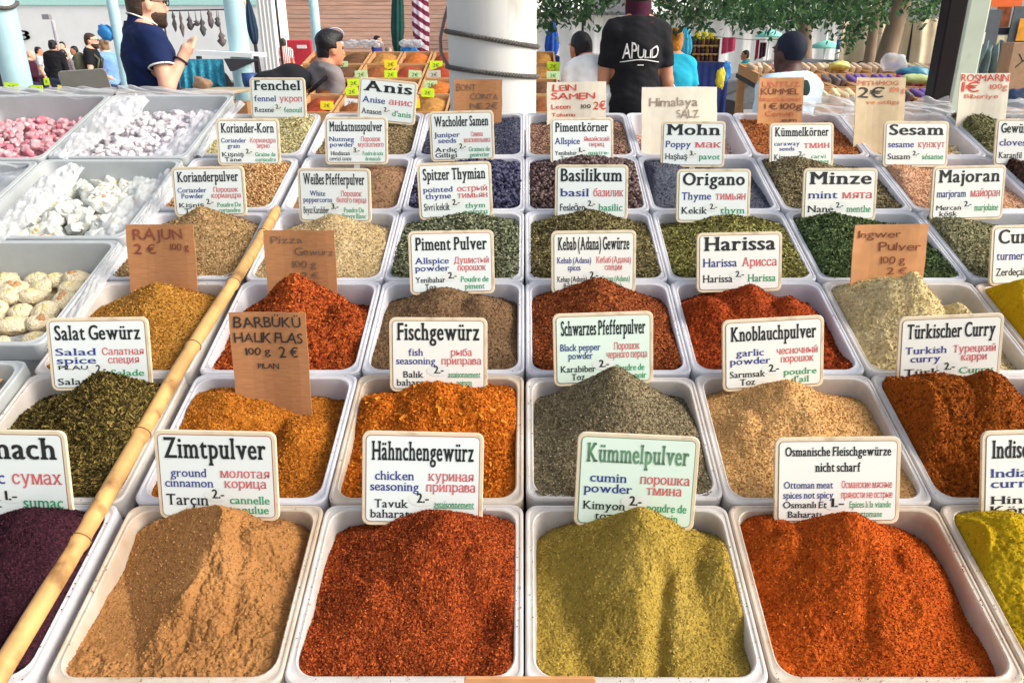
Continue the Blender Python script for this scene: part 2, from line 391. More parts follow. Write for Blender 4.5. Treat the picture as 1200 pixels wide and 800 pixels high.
def heap(c, r, S, m):
    uc, vc, hx, hy = cell(c, r); ix, iy = hx - FLG + .0006, hy - FLG + .0006
    g = np.random.default_rng(hash((ord(c), r)) % 100000); sd = ord(c) * 7 + r
    base = S.get('base', -0.026); A = S.get('amp', .0045) * 1.25; rough = S.get('rough', .0005); crag = S.get('crag', .0012 if r < 4 else 0.0)
    pk = []
    for (px, py, vr, sl, *e) in S['peaks']:
        if pk:
            q = toL(onplane(px, py, pk[0][2] * (.85 if abs(py - S['peaks'][0][1]) < 20 else .42))); vr = q[1] - vc
        else: vr += .026
        sl = sl if pk else .83 + (sl - .40) * .7; e = [1 + (q - 1) * .35 for q in e] if e else (1, 1)
        p = at_v(px, py, vc + vr); pk.append((p[0] - uc, vr, p[2], sl, *e))
    fr = S.get('front', 0.0)
    def hh(x, y):
        bl = base + .002 - (.015 if r < 5 else .008) * np.clip(y / iy, -1, 1)
        h = bl + 0.004 * fbm(x * 30 + 9, y * 30, sd + 3, 3) + fr * np.clip(-y / iy, -1, 1)
        k = 0.006
        for n_, (u, v, hp, sl, au, av) in enumerate(pk):
            wob = 1 + .20 * fbm(x * 14, y * 14, sd + 11, 2)
            ey = np.where(y < v, 1.4, .62) if n_ == 0 and r < 5 else 1.0
            d = (np.sqrt(((x - u) / au) ** 2 + ((y - v) / av / ey) ** 2 + .008 ** 2) - .008) * wob
            if n_ == 0: q = bl - .002 + (hp - bl + .002) * np.maximum(0, 1 - d * sl / .122) ** 1.45
            else: q = hp - sl * 1.55 * d
            t = np.clip(.5 + .5 * (q - h) / k, 0, 1); h = h * (1 - t) + q * t + k * t * (1 - t)
        msk = np.ones_like(x)
        for (kind, a) in S.get('cuts', []):
            if kind == 'plane':           # a flat face left by the scoop: h <= w0 + gx x + gy y
                q = np.maximum(a[0] + a[1] * x + a[2] * y, bl + .004 * fbm(x * 25, y * 25, sd + 8, 3)); t = np.clip((h - q) / .004, 0, 1); h = np.minimum(h, q); msk = msk * (1 - .93 * t)
            elif kind == 'bowl':          # a hollow left by the scoop
                d2 = ((x - a[0]) ** 2 + (y - a[1]) ** 2) / a[2] ** 2; h = h - a[3] * np.exp(-d2)
            elif kind == 'gully':         # a run-down between two points
                ax, ay, bx, by, wd, dp = a; tt = np.clip(((x - ax) * (bx - ax) + (y - ay) * (by - ay)) / ((bx - ax) ** 2 + (by - ay) ** 2), 0, 1)
                d = np.hypot(x - ax - tt * (bx - ax), y - ay - tt * (by - ay)); h = h - dp * np.exp(-(d / wd) ** 2)
        n1 = fbm(x * 34, y * 34, sd, 5, .55); h = h + A * n1 * msk
        if crag:
            rd = np.abs(fbm(x * 60, y * 60, sd + 31, 4, .6)); h = h - crag * np.clip(.16 - rd, 0, 1) * 4 * msk + crag * .8 * np.abs(fbm(x * 130, y * 130, sd + 41, 3)) * msk
        e = np.minimum(ix - np.abs(x), iy - np.abs(y))
        cap = -.006 + 2.2 * np.maximum(e, 0) + .003 * n1
        t = np.clip(.5 + .5 * (cap - h) / .008, 0, 1)
        return cap * (1 - t) + h * t - .008 * t * (1 - t)
    def fold(x, y):
        rc = .024; qx = np.abs(x) - (ix - rc); qy = np.abs(y) - (iy - rc); b = (qx > 0) & (qy > 0); l = np.hypot(qx, qy); kk = np.where(b & (l > rc), rc / np.maximum(l, 1e-9), 1)
        x2 = np.where(b & (l > rc), np.sign(x) * ((ix - rc) + qx * kk), x); y2 = np.where(b & (l > rc), np.sign(y) * ((iy - rc) + qy * kk), y)
        return x2, y2
    n = S.get('n', {1: 230, 2: 200, 3: 150, 4: 110, 5: 90, 6: 80}[r])
    X, Y = np.meshgrid(np.linspace(-ix, ix, n), np.linspace(-iy, iy, n)); X, Y = fold(X, Y)
    H = hh(X, Y) + rough * g.normal(size=X.shape)
    sh = np.clip(1 - (-H - .0) * .1, 0, 1); X2, Y2 = X * (1 + (H - 0) * .09 * (H < 0)), Y * (1 + (H - 0) * .09 * (H < 0))
    v = np.stack([X2, Y2, H], -1).reshape(-1, 3)
    i = np.arange(n - 1)[:, None]; j = np.arange(n - 1)[None, :]; a = i * n + j
    f = np.stack([a, a + 1, a + n + 1, a + n], -1).reshape(-1, 4)
    tint = .5 + S.get('tv', .10) * .88 * g.normal(size=X.shape) + .16 * fbm(X * 22, Y * 22, sd + 5, 4)
    tint = tint.ravel(); V = [v]; F = [f]; T = [tint]; SM = [np.ones(len(f), bool)]; off = len(v)
    for (kind, num, size, lo, hi) in S.get('bits', []):
        xs, ys = fold(g.uniform(-ix, ix, num) * .985, g.uniform(-iy, iy, num) * .985)
        h0 = hh(xs, ys); e = 1.5e-3; nx = -(hh(xs + e, ys) - h0) / e; ny = -(hh(xs, ys + e) - h0) / e
        N = np.stack([nx, ny, np.ones_like(nx)], -1); N /= np.linalg.norm(N, axis=1)[:, None]
        P = np.stack([xs * (1 + h0 * .09 * (h0 < 0)), ys * (1 + h0 * .09 * (h0 < 0)), h0], -1) + N * size * g.uniform(-.1, .5, num)[:, None] + N * .0003
        pv, pf, k = particles(P, N, kind, size * {'herb': 1.3, 'ball': 1.12, 'needle': 1.2, 'seed': 1.15}.get(kind, 1), g)
        V.append(pv); F.append(pf + off); T.append(np.repeat(g.uniform(lo, hi, num), k)); SM.append(np.full(len(pf), kind in ('ball',))); off += len(pv)
    if r < 5:                             # a little of it spilled on the rim of its own tub
        num = {1: 80, 2: 60, 3: 40, 4: 25}[r]; sx = g.uniform(-1, 1, num) ** 3 * g.choice([-.4, .9]) + g.normal(size=num) * .35; sy = g.choice([-1, 1], num); sw = g.random(num) < .5; o_ = .0035 + .006 * g.random(num)
        xs = np.where(sw, np.clip(sx, -.95, .95) * hx, sy * (hx - o_)); ys = np.where(sw, np.where(sy > 0, hy - o_, -(hy - o_)), np.clip(sx, -.95, .95) * hy)
        pv, pf, k = particles(np.stack([xs, ys, np.full(num, .0007)], -1), np.tile([0, 0, 1.0], (num, 1)), 'grain', .00075, g); V.append(pv); F.append(pf + off); T.append(np.repeat(g.uniform(0, 1, num), k)); SM.append(np.zeros(len(pf), bool)); off += len(pv)
    me = fast_mesh('spice_heap', np.concatenate(V), F, m, np.concatenate(T), np.concatenate(SM))
    o = bpy.data.objects.new('spice_heap', me); COL.objects.link(o)
    o.location = L(uc, vc, 0); o.rotation_euler = (R(TILT), 0, 0)
    tagit(o, S['label'], 'spice heap', 'heaps of loose spice in the tubs')
    return o

# ------------------------------------------------------------------ signs
M_CREAM = mat('sign_cream', (0.70, 0.60, 0.43), rough=.45, var=.06, dirt=(.42, .32, .20), dscale=34, dlo=.56)
M_FACE = mat('sign_white', (0.73, 0.79, 0.77), rough=.32, var=.03, scale=8, dirt=(.50, .58, .48), dscale=18, dlo=.56, spec=.45)
M_FACE2 = mat('sign_white_warm', (0.78, 0.79, 0.73), rough=.32, var=.03, scale=8, dirt=(.70, .68, .58), dscale=14, dlo=.58, spec=.45)
M_FACEG = mat('sign_white_green', (0.66, 0.81, 0.70), rough=.32, var=.03, scale=8, spec=.45)
M_LINE = [mat_rgb('sign_line_tan', 150, 120, 95, rough=.5), mat_rgb('sign_line_green', 120, 150, 120, rough=.5), mat_rgb('sign_line_red', 170, 105, 95, rough=.5)]
M_INK = {'k': mat('ink_black', (.018, .022, .022), rough=.5, var=.2), 'b': mat('ink_blue', (.028, .05, .25), rough=.5, var=.15), 'r': mat('ink_red', (.62, .12, .12), rough=.5, var=.2),
         'g': mat('ink_green', (.03, .33, .13), rough=.5, var=.2), 'fade': mat('ink_faded_green', (.13, .27, .15), rough=.5, var=.35, scale=90), 'pen': mat('ink_pencil', (.16, .10, .07), rough=.7),
         'red2': mat('marker_red', (.62, .06, .035), rough=.6, var=.3, scale=60), 'pen2': mat('marker_black', (.03, .028, .025), rough=.6), 'wine': mat('marker_wine', (.20, .055, .035), rough=.6, var=.3, scale=60),
         'orange': mat('marker_orange', (.62, .17, .09), rough=.6, var=.3, scale=60), 'grey': mat('marker_grey', (.33, .25, .19), rough=.6, var=.3, scale=60)}
M_STICK = mat('price_sticker', (.70, .74, .70), rough=.5)
M_PIN = mat_translucent('sign_pin_plastic', (.7, .72, .72))
M_CARD = mat('cardboard_brown', srgb(168, 118, 78), rough=.85, var=.10, scale=60, stretch=(1, 1, 6), bump=.1)
M_CARD2 = mat('cardboard_tan', srgb(205, 185, 150), rough=.8, var=.08, scale=40)
M_CARD3 = mat('cardboard_orange', srgb(200, 145, 98), rough=.85, var=.10, scale=50)
M_CARDW = mat('cardboard_pale', srgb(222, 214, 195), rough=.8, var=.06, scale=40)
class Panel:
    """a flat board standing on bottom point p0, width w, height h, leaning back, rolled in its own plane"""
    def __init__(s, p0, w, h, lean, roll=0, yaw=0):
        up = np.array([0, math.sin(R(lean)), math.cos(R(lean))]); rt = np.array([1.0, 0, 0])
        if yaw: q = np.array(Euler((0, 0, R(yaw))).to_matrix()); up = q @ up; rt = q @ rt
        c, q = math.cos(R(roll)), math.sin(R(roll))
        s.rt, s.up = rt * c + up * q, up * c - rt * q
        s.nm = np.cross(s.rt, s.up); s.p0, s.w, s.h = np.asarray(p0, float), w, h
    def pt(s, x, y, z=0): return s.p0 + s.rt * x + s.up * y + s.nm * z
    def rr(s, x0, x1, y0, y1, r, z, k=5): return [s.pt((x0 + x1) / 2 + p[0], (y0 + y1) / 2 + p[1], z) for p in rrect((x1 - x0) / 2, (y1 - y0) / 2, r, 0, k)]
    def slab(s, x0, x1, y0, y1, r, z0, z1, b=.0006): 
        return MB().loft([s.rr(x0, x1, y0, y1, r, z0), s.rr(x0, x1, y0, y1, r, z1 - b), s.rr(x0 + b, x1 - b, y0 + b, y1 - b, r, z1)])
    def sheet(s, ring): return MB().add(ring, [tuple(range(len(ring)))])
    def text(s, mb, body, wt, x0, x1, yb, cap, z, jit=0, natural=False, slope=0.0, seed=0, center=False):
        V, F, wd = text_shape(body, wt, jit=jit, seed=seed)
        if len(V) == 0: return
        kx = (x1 - x0) / wd
        if natural: kx = min(kx, cap / .69 * 1.15)
        xo = x0 + ((x1 - x0) - kx * wd) / 2 if center else x0
        ky = cap / .69
        mb.add([s.pt(xo + p[0] * kx, yb + p[1] * ky + slope * p[0] * kx, z + p[2]) for p in V], F)
def place_panel(xl, xr, yt, yb, roll=0, lean=13, w0=0.0, yaw=0):
    cx = (xl + xr) / 2; p0 = onplane(cx, yb, w0); z = depth(p0)
    up = np.array([0, math.sin(R(lean)), math.cos(R(lean))])
    lo, hi = 0.01, 0.4
    for _ in range(40):
        m_ = (lo + hi) / 2; q = p0 + up * m_ - CAM; y = 400 - FPX * (q @ UP) / (q @ FW)
        if y > yt: lo = m_
        else: hi = m_
    return Panel(p0, (xr - xl) * z / FPX, m_, lean, roll, yaw)
def sign(S, spice):
    xl, xr, yt, yb = S['box']; P = place_panel(xl, xr, yt, yb, S.get('roll', 0), 13 + rng.uniform(-4, 4), yaw=rng.uniform(-4, 4)); w, h = P.w, P.h; hw = w / 2
    root = thing('spice_sign', f'white board lettered "{S["T"]}" standing behind the {spice}', 'sign', P.p0, 'lettered signs in the spice tubs')
    e = .0043; lt = .0010
    board = P.slab(-hw, hw, 0, h, .009, -.0035, 0)
    part('board', board, M_CREAM, root)
    fc = {'w': M_FACE2, 'g': M_FACEG}.get(S.get('face'), M_FACE)
    part('border_line', P.sheet(P.rr(-hw + e, hw - e, e, h - e, .006, .0003)), M_LINE[S.get('line', 0)], root)
    part('face', P.sheet(P.rr(-hw + e + lt, hw - e - lt, e + lt, h - e - lt, .005, .0006)), fc, root)
    pin = MB().loft([[P.pt(x, y, -.002 + q) for (x, q) in ((-.006, 0), (.006, 0), (.006, .0015), (-.006, .0015))] for y in (.004, -.05)])
    part('pin', pin, M_PIN, root)
    X = lambda f: -hw + f * w
    Z = .0011
    def block(nm, lines, wt, x0, x1, ys, cap, ink, center=True):
        if not lines: return
        mb = MB()
        for i, t in enumerate(lines):
            wd = text_shape(t, wt)[2]; mx = max(text_shape(q, wt)[2] for q in lines)
            a, b = X(x0), X(x1); fr_ = wd / mx if wd / mx > .35 else .35
            if center: m2 = (a + b) / 2; a, b = m2 - (b - a) * fr_ / 2, m2 + (b - a) * fr_ / 2
            P.text(mb, t, wt, a, b, h * ys[i], h * cap, Z)
        if mb.v: part(nm, mb, M_INK[ink], root)
    T = S['T'].split('|')
    if len(T) == 1:
        block('german_title', T, 'bold', S.get('tx', (.08, .92))[0], S.get('tx', (.08, .92))[1], [.70], .23 if len(T[0]) < 12 else .20, S.get('ink', 'k'))
    else: block('german_title', T, 'bold', .08, .92, [.79, .61], .105, 'k')
    two = len(T) == 2
    def lines(k, nm, x0, x1, ink, hi):
        t = S.get(k)
        if not t: return
        t = t.split('|')
        if hi: ys, cap = (([.43], .14) if len(t) == 1 else ([.49, .375], .095))
        else: ys, cap = (([.17], .125) if len(t) == 1 else ([.195, .085], .088))
        if two: ys = [y - (.07 if hi else .0) for y in ys]; cap *= .85
        block(nm, t, 'reg', x0, x1, ys, cap, ink)
    lines('en', 'english_name', .07, .47, 'b', True); lines('ru', 'russian_name', .53, .94, 'r', True)
    lines('tr', 'turkish_name', .07, .42, 'k', False); lines('fr', 'french_name', .60, .93, 'g', False)
    if S.get('p', '2.-'):
        st = part('price_sticker', P.sheet([P.pt(X(.5) + .017 * math.cos(a), h * (.24 if two else .29) + .0085 * math.sin(a), .0009) for a in np.linspace(0, 2 * math.pi, 20)[:-1]]), M_STICK, root)
        mb = MB(); P.text(mb, S.get('p', '2.-'), 'bold', X(.455), X(.555), h * (.205 if two else .255), h * .10, .0013); part('price_mark', mb, M_INK['k'], root)
    if S.get('extra'):
        mb = MB(); P.text(mb, S['extra'], 'thin', X(.09), X(.38), h * .295, h * .055, .0012, jit=.1); part('handwriting', mb, M_INK['pen2'], root)
    return root
def card(S, spice):
    xl, xr, yt, yb = S['box']; P = place_panel(xl, xr, yt, yb, S.get('roll', 0), lean=S.get('lean', 12), yaw=S.get('yaw', 0)); w, h = P.w, P.h; hw = w / 2
    root = thing('price_card', S['label'], 'price card', P.p0, 'handwritten price cards in the spice tubs')
    mb = MB(); n = 14; ww = lambda y: .0016 * math.sin(y * 60 + hw * 90)
    F_ = [[P.pt(-hw + w * i / 8 + .0006 * math.sin(y * 900 + i), -.03 + (h + .03) * y, .0025 * math.sin(i * .7 + hw * 50)) for y in np.linspace(0, 1, 6)] for i in range(9)]
    Fr = np.array(F_); Bk = Fr - P.nm * .0022
    mb.grid(Fr.transpose(1, 0, 2)); mb.grid(Bk.transpose(1, 0, 2)[:, ::-1])
    edge_f = [Fr[i, 0] for i in range(9)] + [Fr[8, j] for j in range(6)] + [Fr[i, 5] for i in range(8, -1, -1)] + [Fr[0, j] for j in range(5, -1, -1)]
    mb.loft([edge_f, [p - P.nm * .0022 for p in edge_f]], cap=False)
    part('card', mb, S['mat'], root)
    for k, (t, x0, x1, y, cap, ink) in enumerate(S['lines']):
        mb = MB(); P.text(mb, t, S.get('wt', 'pen'), -hw + x0 * w, -hw + x1 * w, h * y, h * cap, 0, jit=.10, seed=k * 7 + len(t), slope=S.get('slope', 0))
        if not mb.v: continue
        v, f, t_ = mb.arrays(); x = (v - P.p0) @ P.rt; i = np.clip((x + hw) / w * 8, 0, 8)
        v = v + np.outer(.0025 * np.sin(i * .7 + hw * 50) + .0011, P.nm)
        m2 = MB(); m2.add(v, f); part('handwriting', m2, M_INK[ink], root)
    return root
# ------------------------------------------------------------------ what each tub holds
def cs(*a, d=0.0):
    out = []
    for q in a:
        c = srgb(*q); l = .3 * c[0] + .6 * c[1] + .1 * c[2]; out.append(tuple((x * (1 - d) + l * d) * .90 for x in c))
    return out
POW = lambda k=1: [('grain', int(7000 * k), .0009, .2, .85)]
SPICES = {
 # front row
 ('Z', 1): dict(name='dark purple sumac', cols=cs((24, 12, 20), (52, 24, 34), (82, 44, 56)), peaks=[(25, 600, .03, .34, 1.5, 1)], base=-.02, amp=.003, bits=[('flake', 9000, .0013, .1, .9)], tv=.14, label='low mound of dark purple sumac in the front left tub', front=.002),
 ('A', 1): dict(name='light brown ground cinnamon', cols=cs((114, 74, 38), (162, 114, 66), (194, 148, 96)), peaks=[(228, 588, .040, .52), (292, 622, .022, .60), (265, 660, -.02, .62)], base=-.024, amp=.006, rough=.0004, crag=.0042, bits=POW(.7), tv=.05,
    cuts=[('plane', (.022, .52, .16)), ('gully', (.016, .018, .004, -.075, .006, .005)), ('gully', (.045, .02, .05, -.05, .007, .006))], label='tall craggy heap of light brown ground cinnamon with a scooped face'),
 ('B', 1): dict(name='rust red chicken seasoning', cols=cs((80, 28, 11), (150, 62, 26), (206, 108, 52)), peaks=[(520, 603, .035, .40, 1.3, 1), (545, 640, .005, .5), (440, 690, -.05, .42, 1.2, 1)], base=-.022, amp=.005, rough=.0010, bits=[('flake', 22000, .0013, .05, 1)], tv=.16, cuts=[('bowl', (.075, -.045, .022, .022)), ('gully', (.05, .03, .07, -.09, .012, .006))], label='broad heap of rust red chicken seasoning flakes', front=.002),
 ('C', 1): dict(name='olive yellow ground cumin', cols=cs((112, 90, 30), (166, 140, 60), (202, 178, 100)), peaks=[(752, 596, .030, .52), (748, 690, -.025, .62, .55, 1.7), (850, 660, -.02, .50, 1, 1.2)], base=-.03, amp=.004, rough=.0006, crag=.0018, bits=[('grain', 12000, .0008, .2, .9)], tv=.06, cuts=[('gully', (.03, .0, .012, -.10, .010, .014)), ('gully', (-.075, .0, -.06, -.1, .02, .008))], label='steep pointed heap of olive yellow ground cumin with a gully'),
 ('D', 1): dict(name='orange red Ottoman meat spice', cols=cs((110, 36, 6), (184, 80, 20), (216, 116, 42)), peaks=[(1000, 601, .028, .50, 1.2, 1), (1060, 650, -.01, .55, 1, 1.3), (925, 625, .01, .5)], base=-.036, amp=.005, rough=.0006, crag=.002, bits=[('grain', 15000, .0009, .15, .85), ('flake', 500, .0017, .9, 1.2)], tv=.11, cuts=[('bowl', (-.03, -.05, .03, .016)), ('gully', (.0, .03, -.01, -.06, .010, .006))], label='big heap of orange red meat spice sloping to the right'),
 ('E', 1): dict(name='bright yellow Indian curry', cols=cs((124, 98, 6), (178, 146, 16), (206, 180, 46)), peaks=[(1190, 602, .045, .50), (1150, 615, .06, .6), (1240, 612, .03, .5)], base=-.02, amp=.006, rough=.0004, crag=.003, bits=POW(.5), tv=.05, label='lumpy heap of bright yellow curry powder at the right edge'),
 # second row
 ('Z', 2): dict(name='dark green salad herbs', cols=cs((28, 24, 10), (70, 62, 28), (140, 120, 66)), peaks=[(118, 438, .02, .46, 1.3, 1.1)], base=-.02, amp=.003, bits=[('herb', 16000, .0018, .05, 1), ('herb', 900, .0022, .9, 1.2)], tv=.2, label='rounded heap of dark green salad herbs left of the bamboo'),
 ('A', 2): dict(name='orange grill seasoning', cols=cs((118, 62, 12), (176, 104, 30), (206, 140, 58)), peaks=[(262, 462, .035, .42, 1.25, 1), (345, 500, .03, .44)], base=-.026, amp=.004, bits=[('grain', 14000, .0012, .15, .95)], tv=.12, label='heap of orange grill seasoning behind the ground cinnamon', cuts=[('gully', (.02, .03, .03, -.09, .014, .008))]),
 ('B', 2): dict(name='bright orange fish seasoning', cols=cs((112, 50, 8), (186, 96, 22), (222, 138, 46)), peaks=[(512, 448, .03, .46, 1.2, 1), (556, 462, .03, .5), (445, 470, .03, .5)], base=-.024, amp=.006, crag=.0025, bits=[('grain', 12000, .0013, .1, .95), ('flake', 130, .004, .85, 1.3)], tv=.12, label='lumpy heap of bright orange fish seasoning with bay leaf bits'),
 ('C', 2): dict(name='grey brown ground black pepper', cols=cs((70, 62, 46), (126, 114, 86), (166, 152, 122)), peaks=[(722, 430, .025, .50), (700, 470, -.01, .5)], base=-.016, amp=.0025, bits=[('grain', 16000, .0011, .05, 1)], tv=.16, label='pointed heap of grey brown ground black pepper'),
 ('D', 2): dict(name='pale tan garlic powder', cols=cs((166, 120, 66), (206, 160, 100), (226, 190, 136)), peaks=[(925, 447, .03, .42, 1.3, 1), (880, 490, .02, .42)], base=-.024, amp=.003, bits=[('grain', 12000, .0011, .2, .9)], tv=.07, label='smooth heap of pale tan garlic powder', cuts=[('gully', (-.02, .0, -.04, -.09, .02, .008))]),
 ('E', 2): dict(name='dark orange Turkish curry', cols=cs((78, 32, 6), (140, 70, 16), (190, 106, 30)), peaks=[(1166, 433, .02, .52), (1080, 449, .03, .56), (1120, 445, .02, .5)], base=-.028, amp=.006, rough=.0006, crag=.0045, bits=[('grain', 9000, .0013, .1, .9)], tv=.08, label='craggy heap of dark orange Turkish curry by the right edge'),
 # third row
 ('Z', 3): dict(name='mustard brown rayhan seasoning', cols=cs((112, 72, 18), (166, 114, 44), (202, 156, 82)), peaks=[(182, 332, .03, .42, 1.3, 1)], base=-.022, amp=.003, bits=[('grain', 9000, .0013, .1, 1)], tv=.14, label='heap of mustard brown seasoning under the RAJUN card'),
 ('A', 3): dict(name='dark red pizza spice', cols=cs((72, 20, 8), (150, 62, 24), (206, 112, 52)), peaks=[(345, 323, .02, .56, 1.1, 1), (395, 360, .0, .5)], base=-.028, amp=.006, crag=.003, bits=[('flake', 9000, .002, .05, 1)], tv=.18, label='flaky heap of dark red pizza spice'),
 ('B', 3): dict(name='grey brown ground allspice', cols=cs((76, 56, 38), (116, 90, 64), (150, 122, 92)), peaks=[(518, 338, .03, .46, 1.1, 1), (560, 350, .03, .45)], base=-.020, amp=.003, bits=[('grain', 6000, .0012, .1, .9)], tv=.08, label='heap of grey brown ground allspice behind the fish seasoning'),
 ('C', 3): dict(name='reddish brown kebab spice', cols=cs((60, 22, 10), (128, 62, 30), (184, 108, 60)), peaks=[(703, 326, .03, .52, 1.15, 1)], base=-.014, amp=.003, bits=[('flake', 9000, .0018, .05, 1)], tv=.16, label='pointed heap of reddish brown kebab spice'),
 ('D', 3): dict(name='brick red harissa', cols=cs((66, 18, 6), (142, 56, 20), (192, 90, 38)), peaks=[(880, 335, .03, .46), (835, 352, .03, .46), (925, 350, .03, .5)], base=-.024, amp=.006, crag=.0025, bits=[('flake', 7000, .0016, .05, 1)], tv=.14, label='wide heap of brick red harissa'),
 ('E', 3): dict(name='cream coloured ginger powder', cols=cs((156, 134, 84), (204, 184, 134), (226, 212, 172)), peaks=[(1072, 319, .01, .60), (1056, 328, .02, .50), (1128, 356, .0, .7), (1030, 350, .02, .5)], base=-.034, amp=.006, crag=.0025, bits=[('grain', 6000, .0014, .2, .9)], tv=.07, label='steep heap of cream coloured ginger powder'),
 ('F', 3): dict(name='golden yellow turmeric', cols=cs((150, 112, 4), (194, 152, 12), (216, 182, 40)), peaks=[(1205, 328, .03, .4, 1.3, 1)], base=-.022, amp=.004, bits=POW(.4), tv=.06, label='heap of golden yellow turmeric at the right edge'),
 # fourth row
 ('Z', 4): dict(name='tan ground coriander', cols=cs((104, 78, 44), (156, 126, 84), (196, 168, 126)), peaks=[(236, 243, .03, .42, 1.3, 1)], base=-.018, amp=.0025, bits=[('grain', 8000, .0014, .05, 1)], tv=.16, label='heap of tan ground coriander'),
 ('A', 4): dict(name='cream ground white pepper', cols=cs((140, 118, 76), (190, 166, 122), (216, 198, 162)), peaks=[(388, 252, .02, .42, 1.3, 1.1)], base=-.02, amp=.003, bits=[('grain', 7000, .0014, .1, 1)], tv=.12, label='heap of cream ground white pepper'),
 ('B', 4): dict(name='grey green pointed thyme', cols=cs((46, 48, 30), (104, 108, 80), (160, 164, 134)), peaks=[(545, 252, .03, .36, 1.5, 1.1)], base=-.012, amp=.003, bits=[('herb', 8000, .0026, .0, 1.1)], tv=.2, label='heap of grey green pointed thyme'),
 ('C', 4): dict(name='olive grey dried basil', cols=cs((54, 46, 26), (110, 100, 64), (164, 152, 108)), peaks=[(692, 247, .03, .38, 1.4, 1.1)], base=-.012, amp=.003, bits=[('herb', 8000, .0022, .0, 1.1)], tv=.2, label='heap of olive grey dried basil'),
 ('D', 4): dict(name='yellow green dried oregano', cols=cs((54, 50, 22), (112, 106, 58), (180, 176, 104)), peaks=[(858, 253, .03, .36, 1.4, 1.1)], base=-.012, amp=.003, bits=[('flake', 8000, .0024, .0, 1.1)], tv=.2, label='heap of yellow green dried oregano'),
 ('E', 4): dict(name='deep green dried mint', cols=cs((28, 42, 20), (70, 88, 50), (124, 142, 96)), peaks=[(980, 252, .03, .36, 1.4, 1.1)], base=-.012, amp=.003, bits=[('herb', 8000, .0022, .0, 1.1)], tv=.2, label='heap of deep green dried mint'),
 ('F', 4): dict(name='pale green dried marjoram', cols=cs((62, 58, 34), (128, 124, 88), (188, 184, 146)), peaks=[(1120, 257, .03, .34, 1.4, 1.1)], base=-.016, amp=.003, bits=[('flake', 8000, .0022, .0, 1.1)], tv=.2, label='heap of pale green dried marjoram'),
 # fifth row
 ('Z', 5): dict(name='light brown coriander seeds', cols=cs((112, 72, 38), (172, 132, 86), (214, 178, 132)), peaks=[(300, 196, .02, .3, 1.5, 1.2)], base=-.016, amp=.002, bits=[('ball', 5000, .0019, .0, 1)], tv=.1, label='heap of light brown coriander seeds'),
 ('A', 5): dict(name='brown nutmeg powder', cols=cs((104, 74, 52), (146, 112, 84), (176, 142, 112)), peaks=[(448, 205, .0, .25, 1.5, 1.3)], base=-.028, amp=.002, bits=[('grain', 2500, .0014, .2, .9)], tv=.06, label='flat bed of brown nutmeg powder'),
 ('B', 5): dict(name='blue black juniper berries', cols=cs((20, 20, 34), (50, 52, 74), (92, 92, 118)), peaks=[(560, 196, .0, .2, 1.5, 1.3)], base=-.016, amp=.002, bits=[('ball', 2600, .0034, .0, 1)], tv=.05, label='bed of blue black juniper berries'),
 ('C', 5): dict(name='dark brown allspice berries', cols=cs((36, 26, 26), (84, 66, 64), (134, 114, 110)), peaks=[(690, 190, .0, .2, 1.5, 1.3)], base=-.014, amp=.002, bits=[('ball', 3000, .0031, .0, 1)], tv=.05, label='bed of dark brown allspice berries'),
 ('D', 5): dict(name='slate grey poppy seeds', cols=cs((48, 50, 60), (82, 86, 98), (118, 120, 134)), peaks=[(775, 196, .0, .25, 1.5, 1.3)], base=-.020, amp=.002, bits=[('grain', 4000, .0012, .0, 1)], tv=.12, label='flat bed of slate grey poppy seeds'),
 ('E', 5): dict(name='grey brown caraway seeds', cols=cs((62, 52, 34), (114, 102, 74), (166, 154, 118)), peaks=[(938, 186, .02, .36, 1.4, 1.1)], base=-.016, amp=.003, bits=[('seed', 6000, .0024, .0, 1)], tv=.2, label='heap of grey brown caraway seeds'),
 ('F', 5): dict(name='pinkish tan sesame seeds', cols=cs((156, 104, 74), (206, 160, 124), (234, 200, 168)), peaks=[(1060, 199, .0, .25, 1.5, 1.3)], base=-.018, amp=.002, bits=[('seed', 6000, .0017, .0, 1)], tv=.12, label='bed of pinkish tan sesame seeds'),
 ('G', 5): dict(name='dark brown cloves', cols=cs((28, 18, 16), (76, 54, 46), (120, 92, 78)), peaks=[(1185, 186, .0, .3, 1.4, 1.2)], base=-.014, amp=.003, bits=[('needle', 3500, .0026, .0, 1)], tv=.2, label='bed of dark brown cloves at the right edge'),
 # back row
 ('Z', 6): dict(name='pale green fennel seeds', cols=cs((120, 108, 66), (176, 166, 118), (214, 206, 166)), peaks=[(345, 141, .02, .34, 1.4, 1.1)], base=-.014, amp=.003, bits=[('seed', 4000, .0026, .0, 1)], tv=.2, label='heap of pale green fennel seeds'),
 ('A', 6): dict(name='brown anise seeds', cols=cs((84, 66, 42), (134, 116, 82), (176, 158, 122)), peaks=[(465, 152, .01, .3, 1.4, 1.1)], base=-.022, amp=.003, bits=[('seed', 4500, .0022, .0, 1)], tv=.2, label='bed of brown anise seeds'),
 ('B', 6): dict(name='dark blue grey nigella seeds', cols=cs((34, 34, 46), (72, 74, 92), (108, 110, 130)), peaks=[(600, 146, .0, .3, 1.4, 1.1)], base=-.016, amp=.002, bits=[('seed', 4000, .0020, .0, 1)], tv=.15, label='bed of dark blue grey nigella seeds beside the column'),
 ('C', 6): dict(name='brown linseed', cols=cs((86, 56, 46), (140, 106, 88), (188, 156, 134)), peaks=[(690, 147, .0, .3, 1.4, 1.1)], base=-.018, amp=.002, bits=[('seed', 4500, .0022, .0, 1)], tv=.2, label='bed of brown linseed'),
 ('D', 6): dict(name='pale pink rock salt', cols=cs((206, 160, 144), (230, 196, 184), (242, 222, 214)), peaks=[(765, 168, -.03, .4)], base=-.05, amp=.003, bits=[('chunk', 900, .004, .0, 1)], tv=.1, label='low bed of pale pink rock salt crystals'),
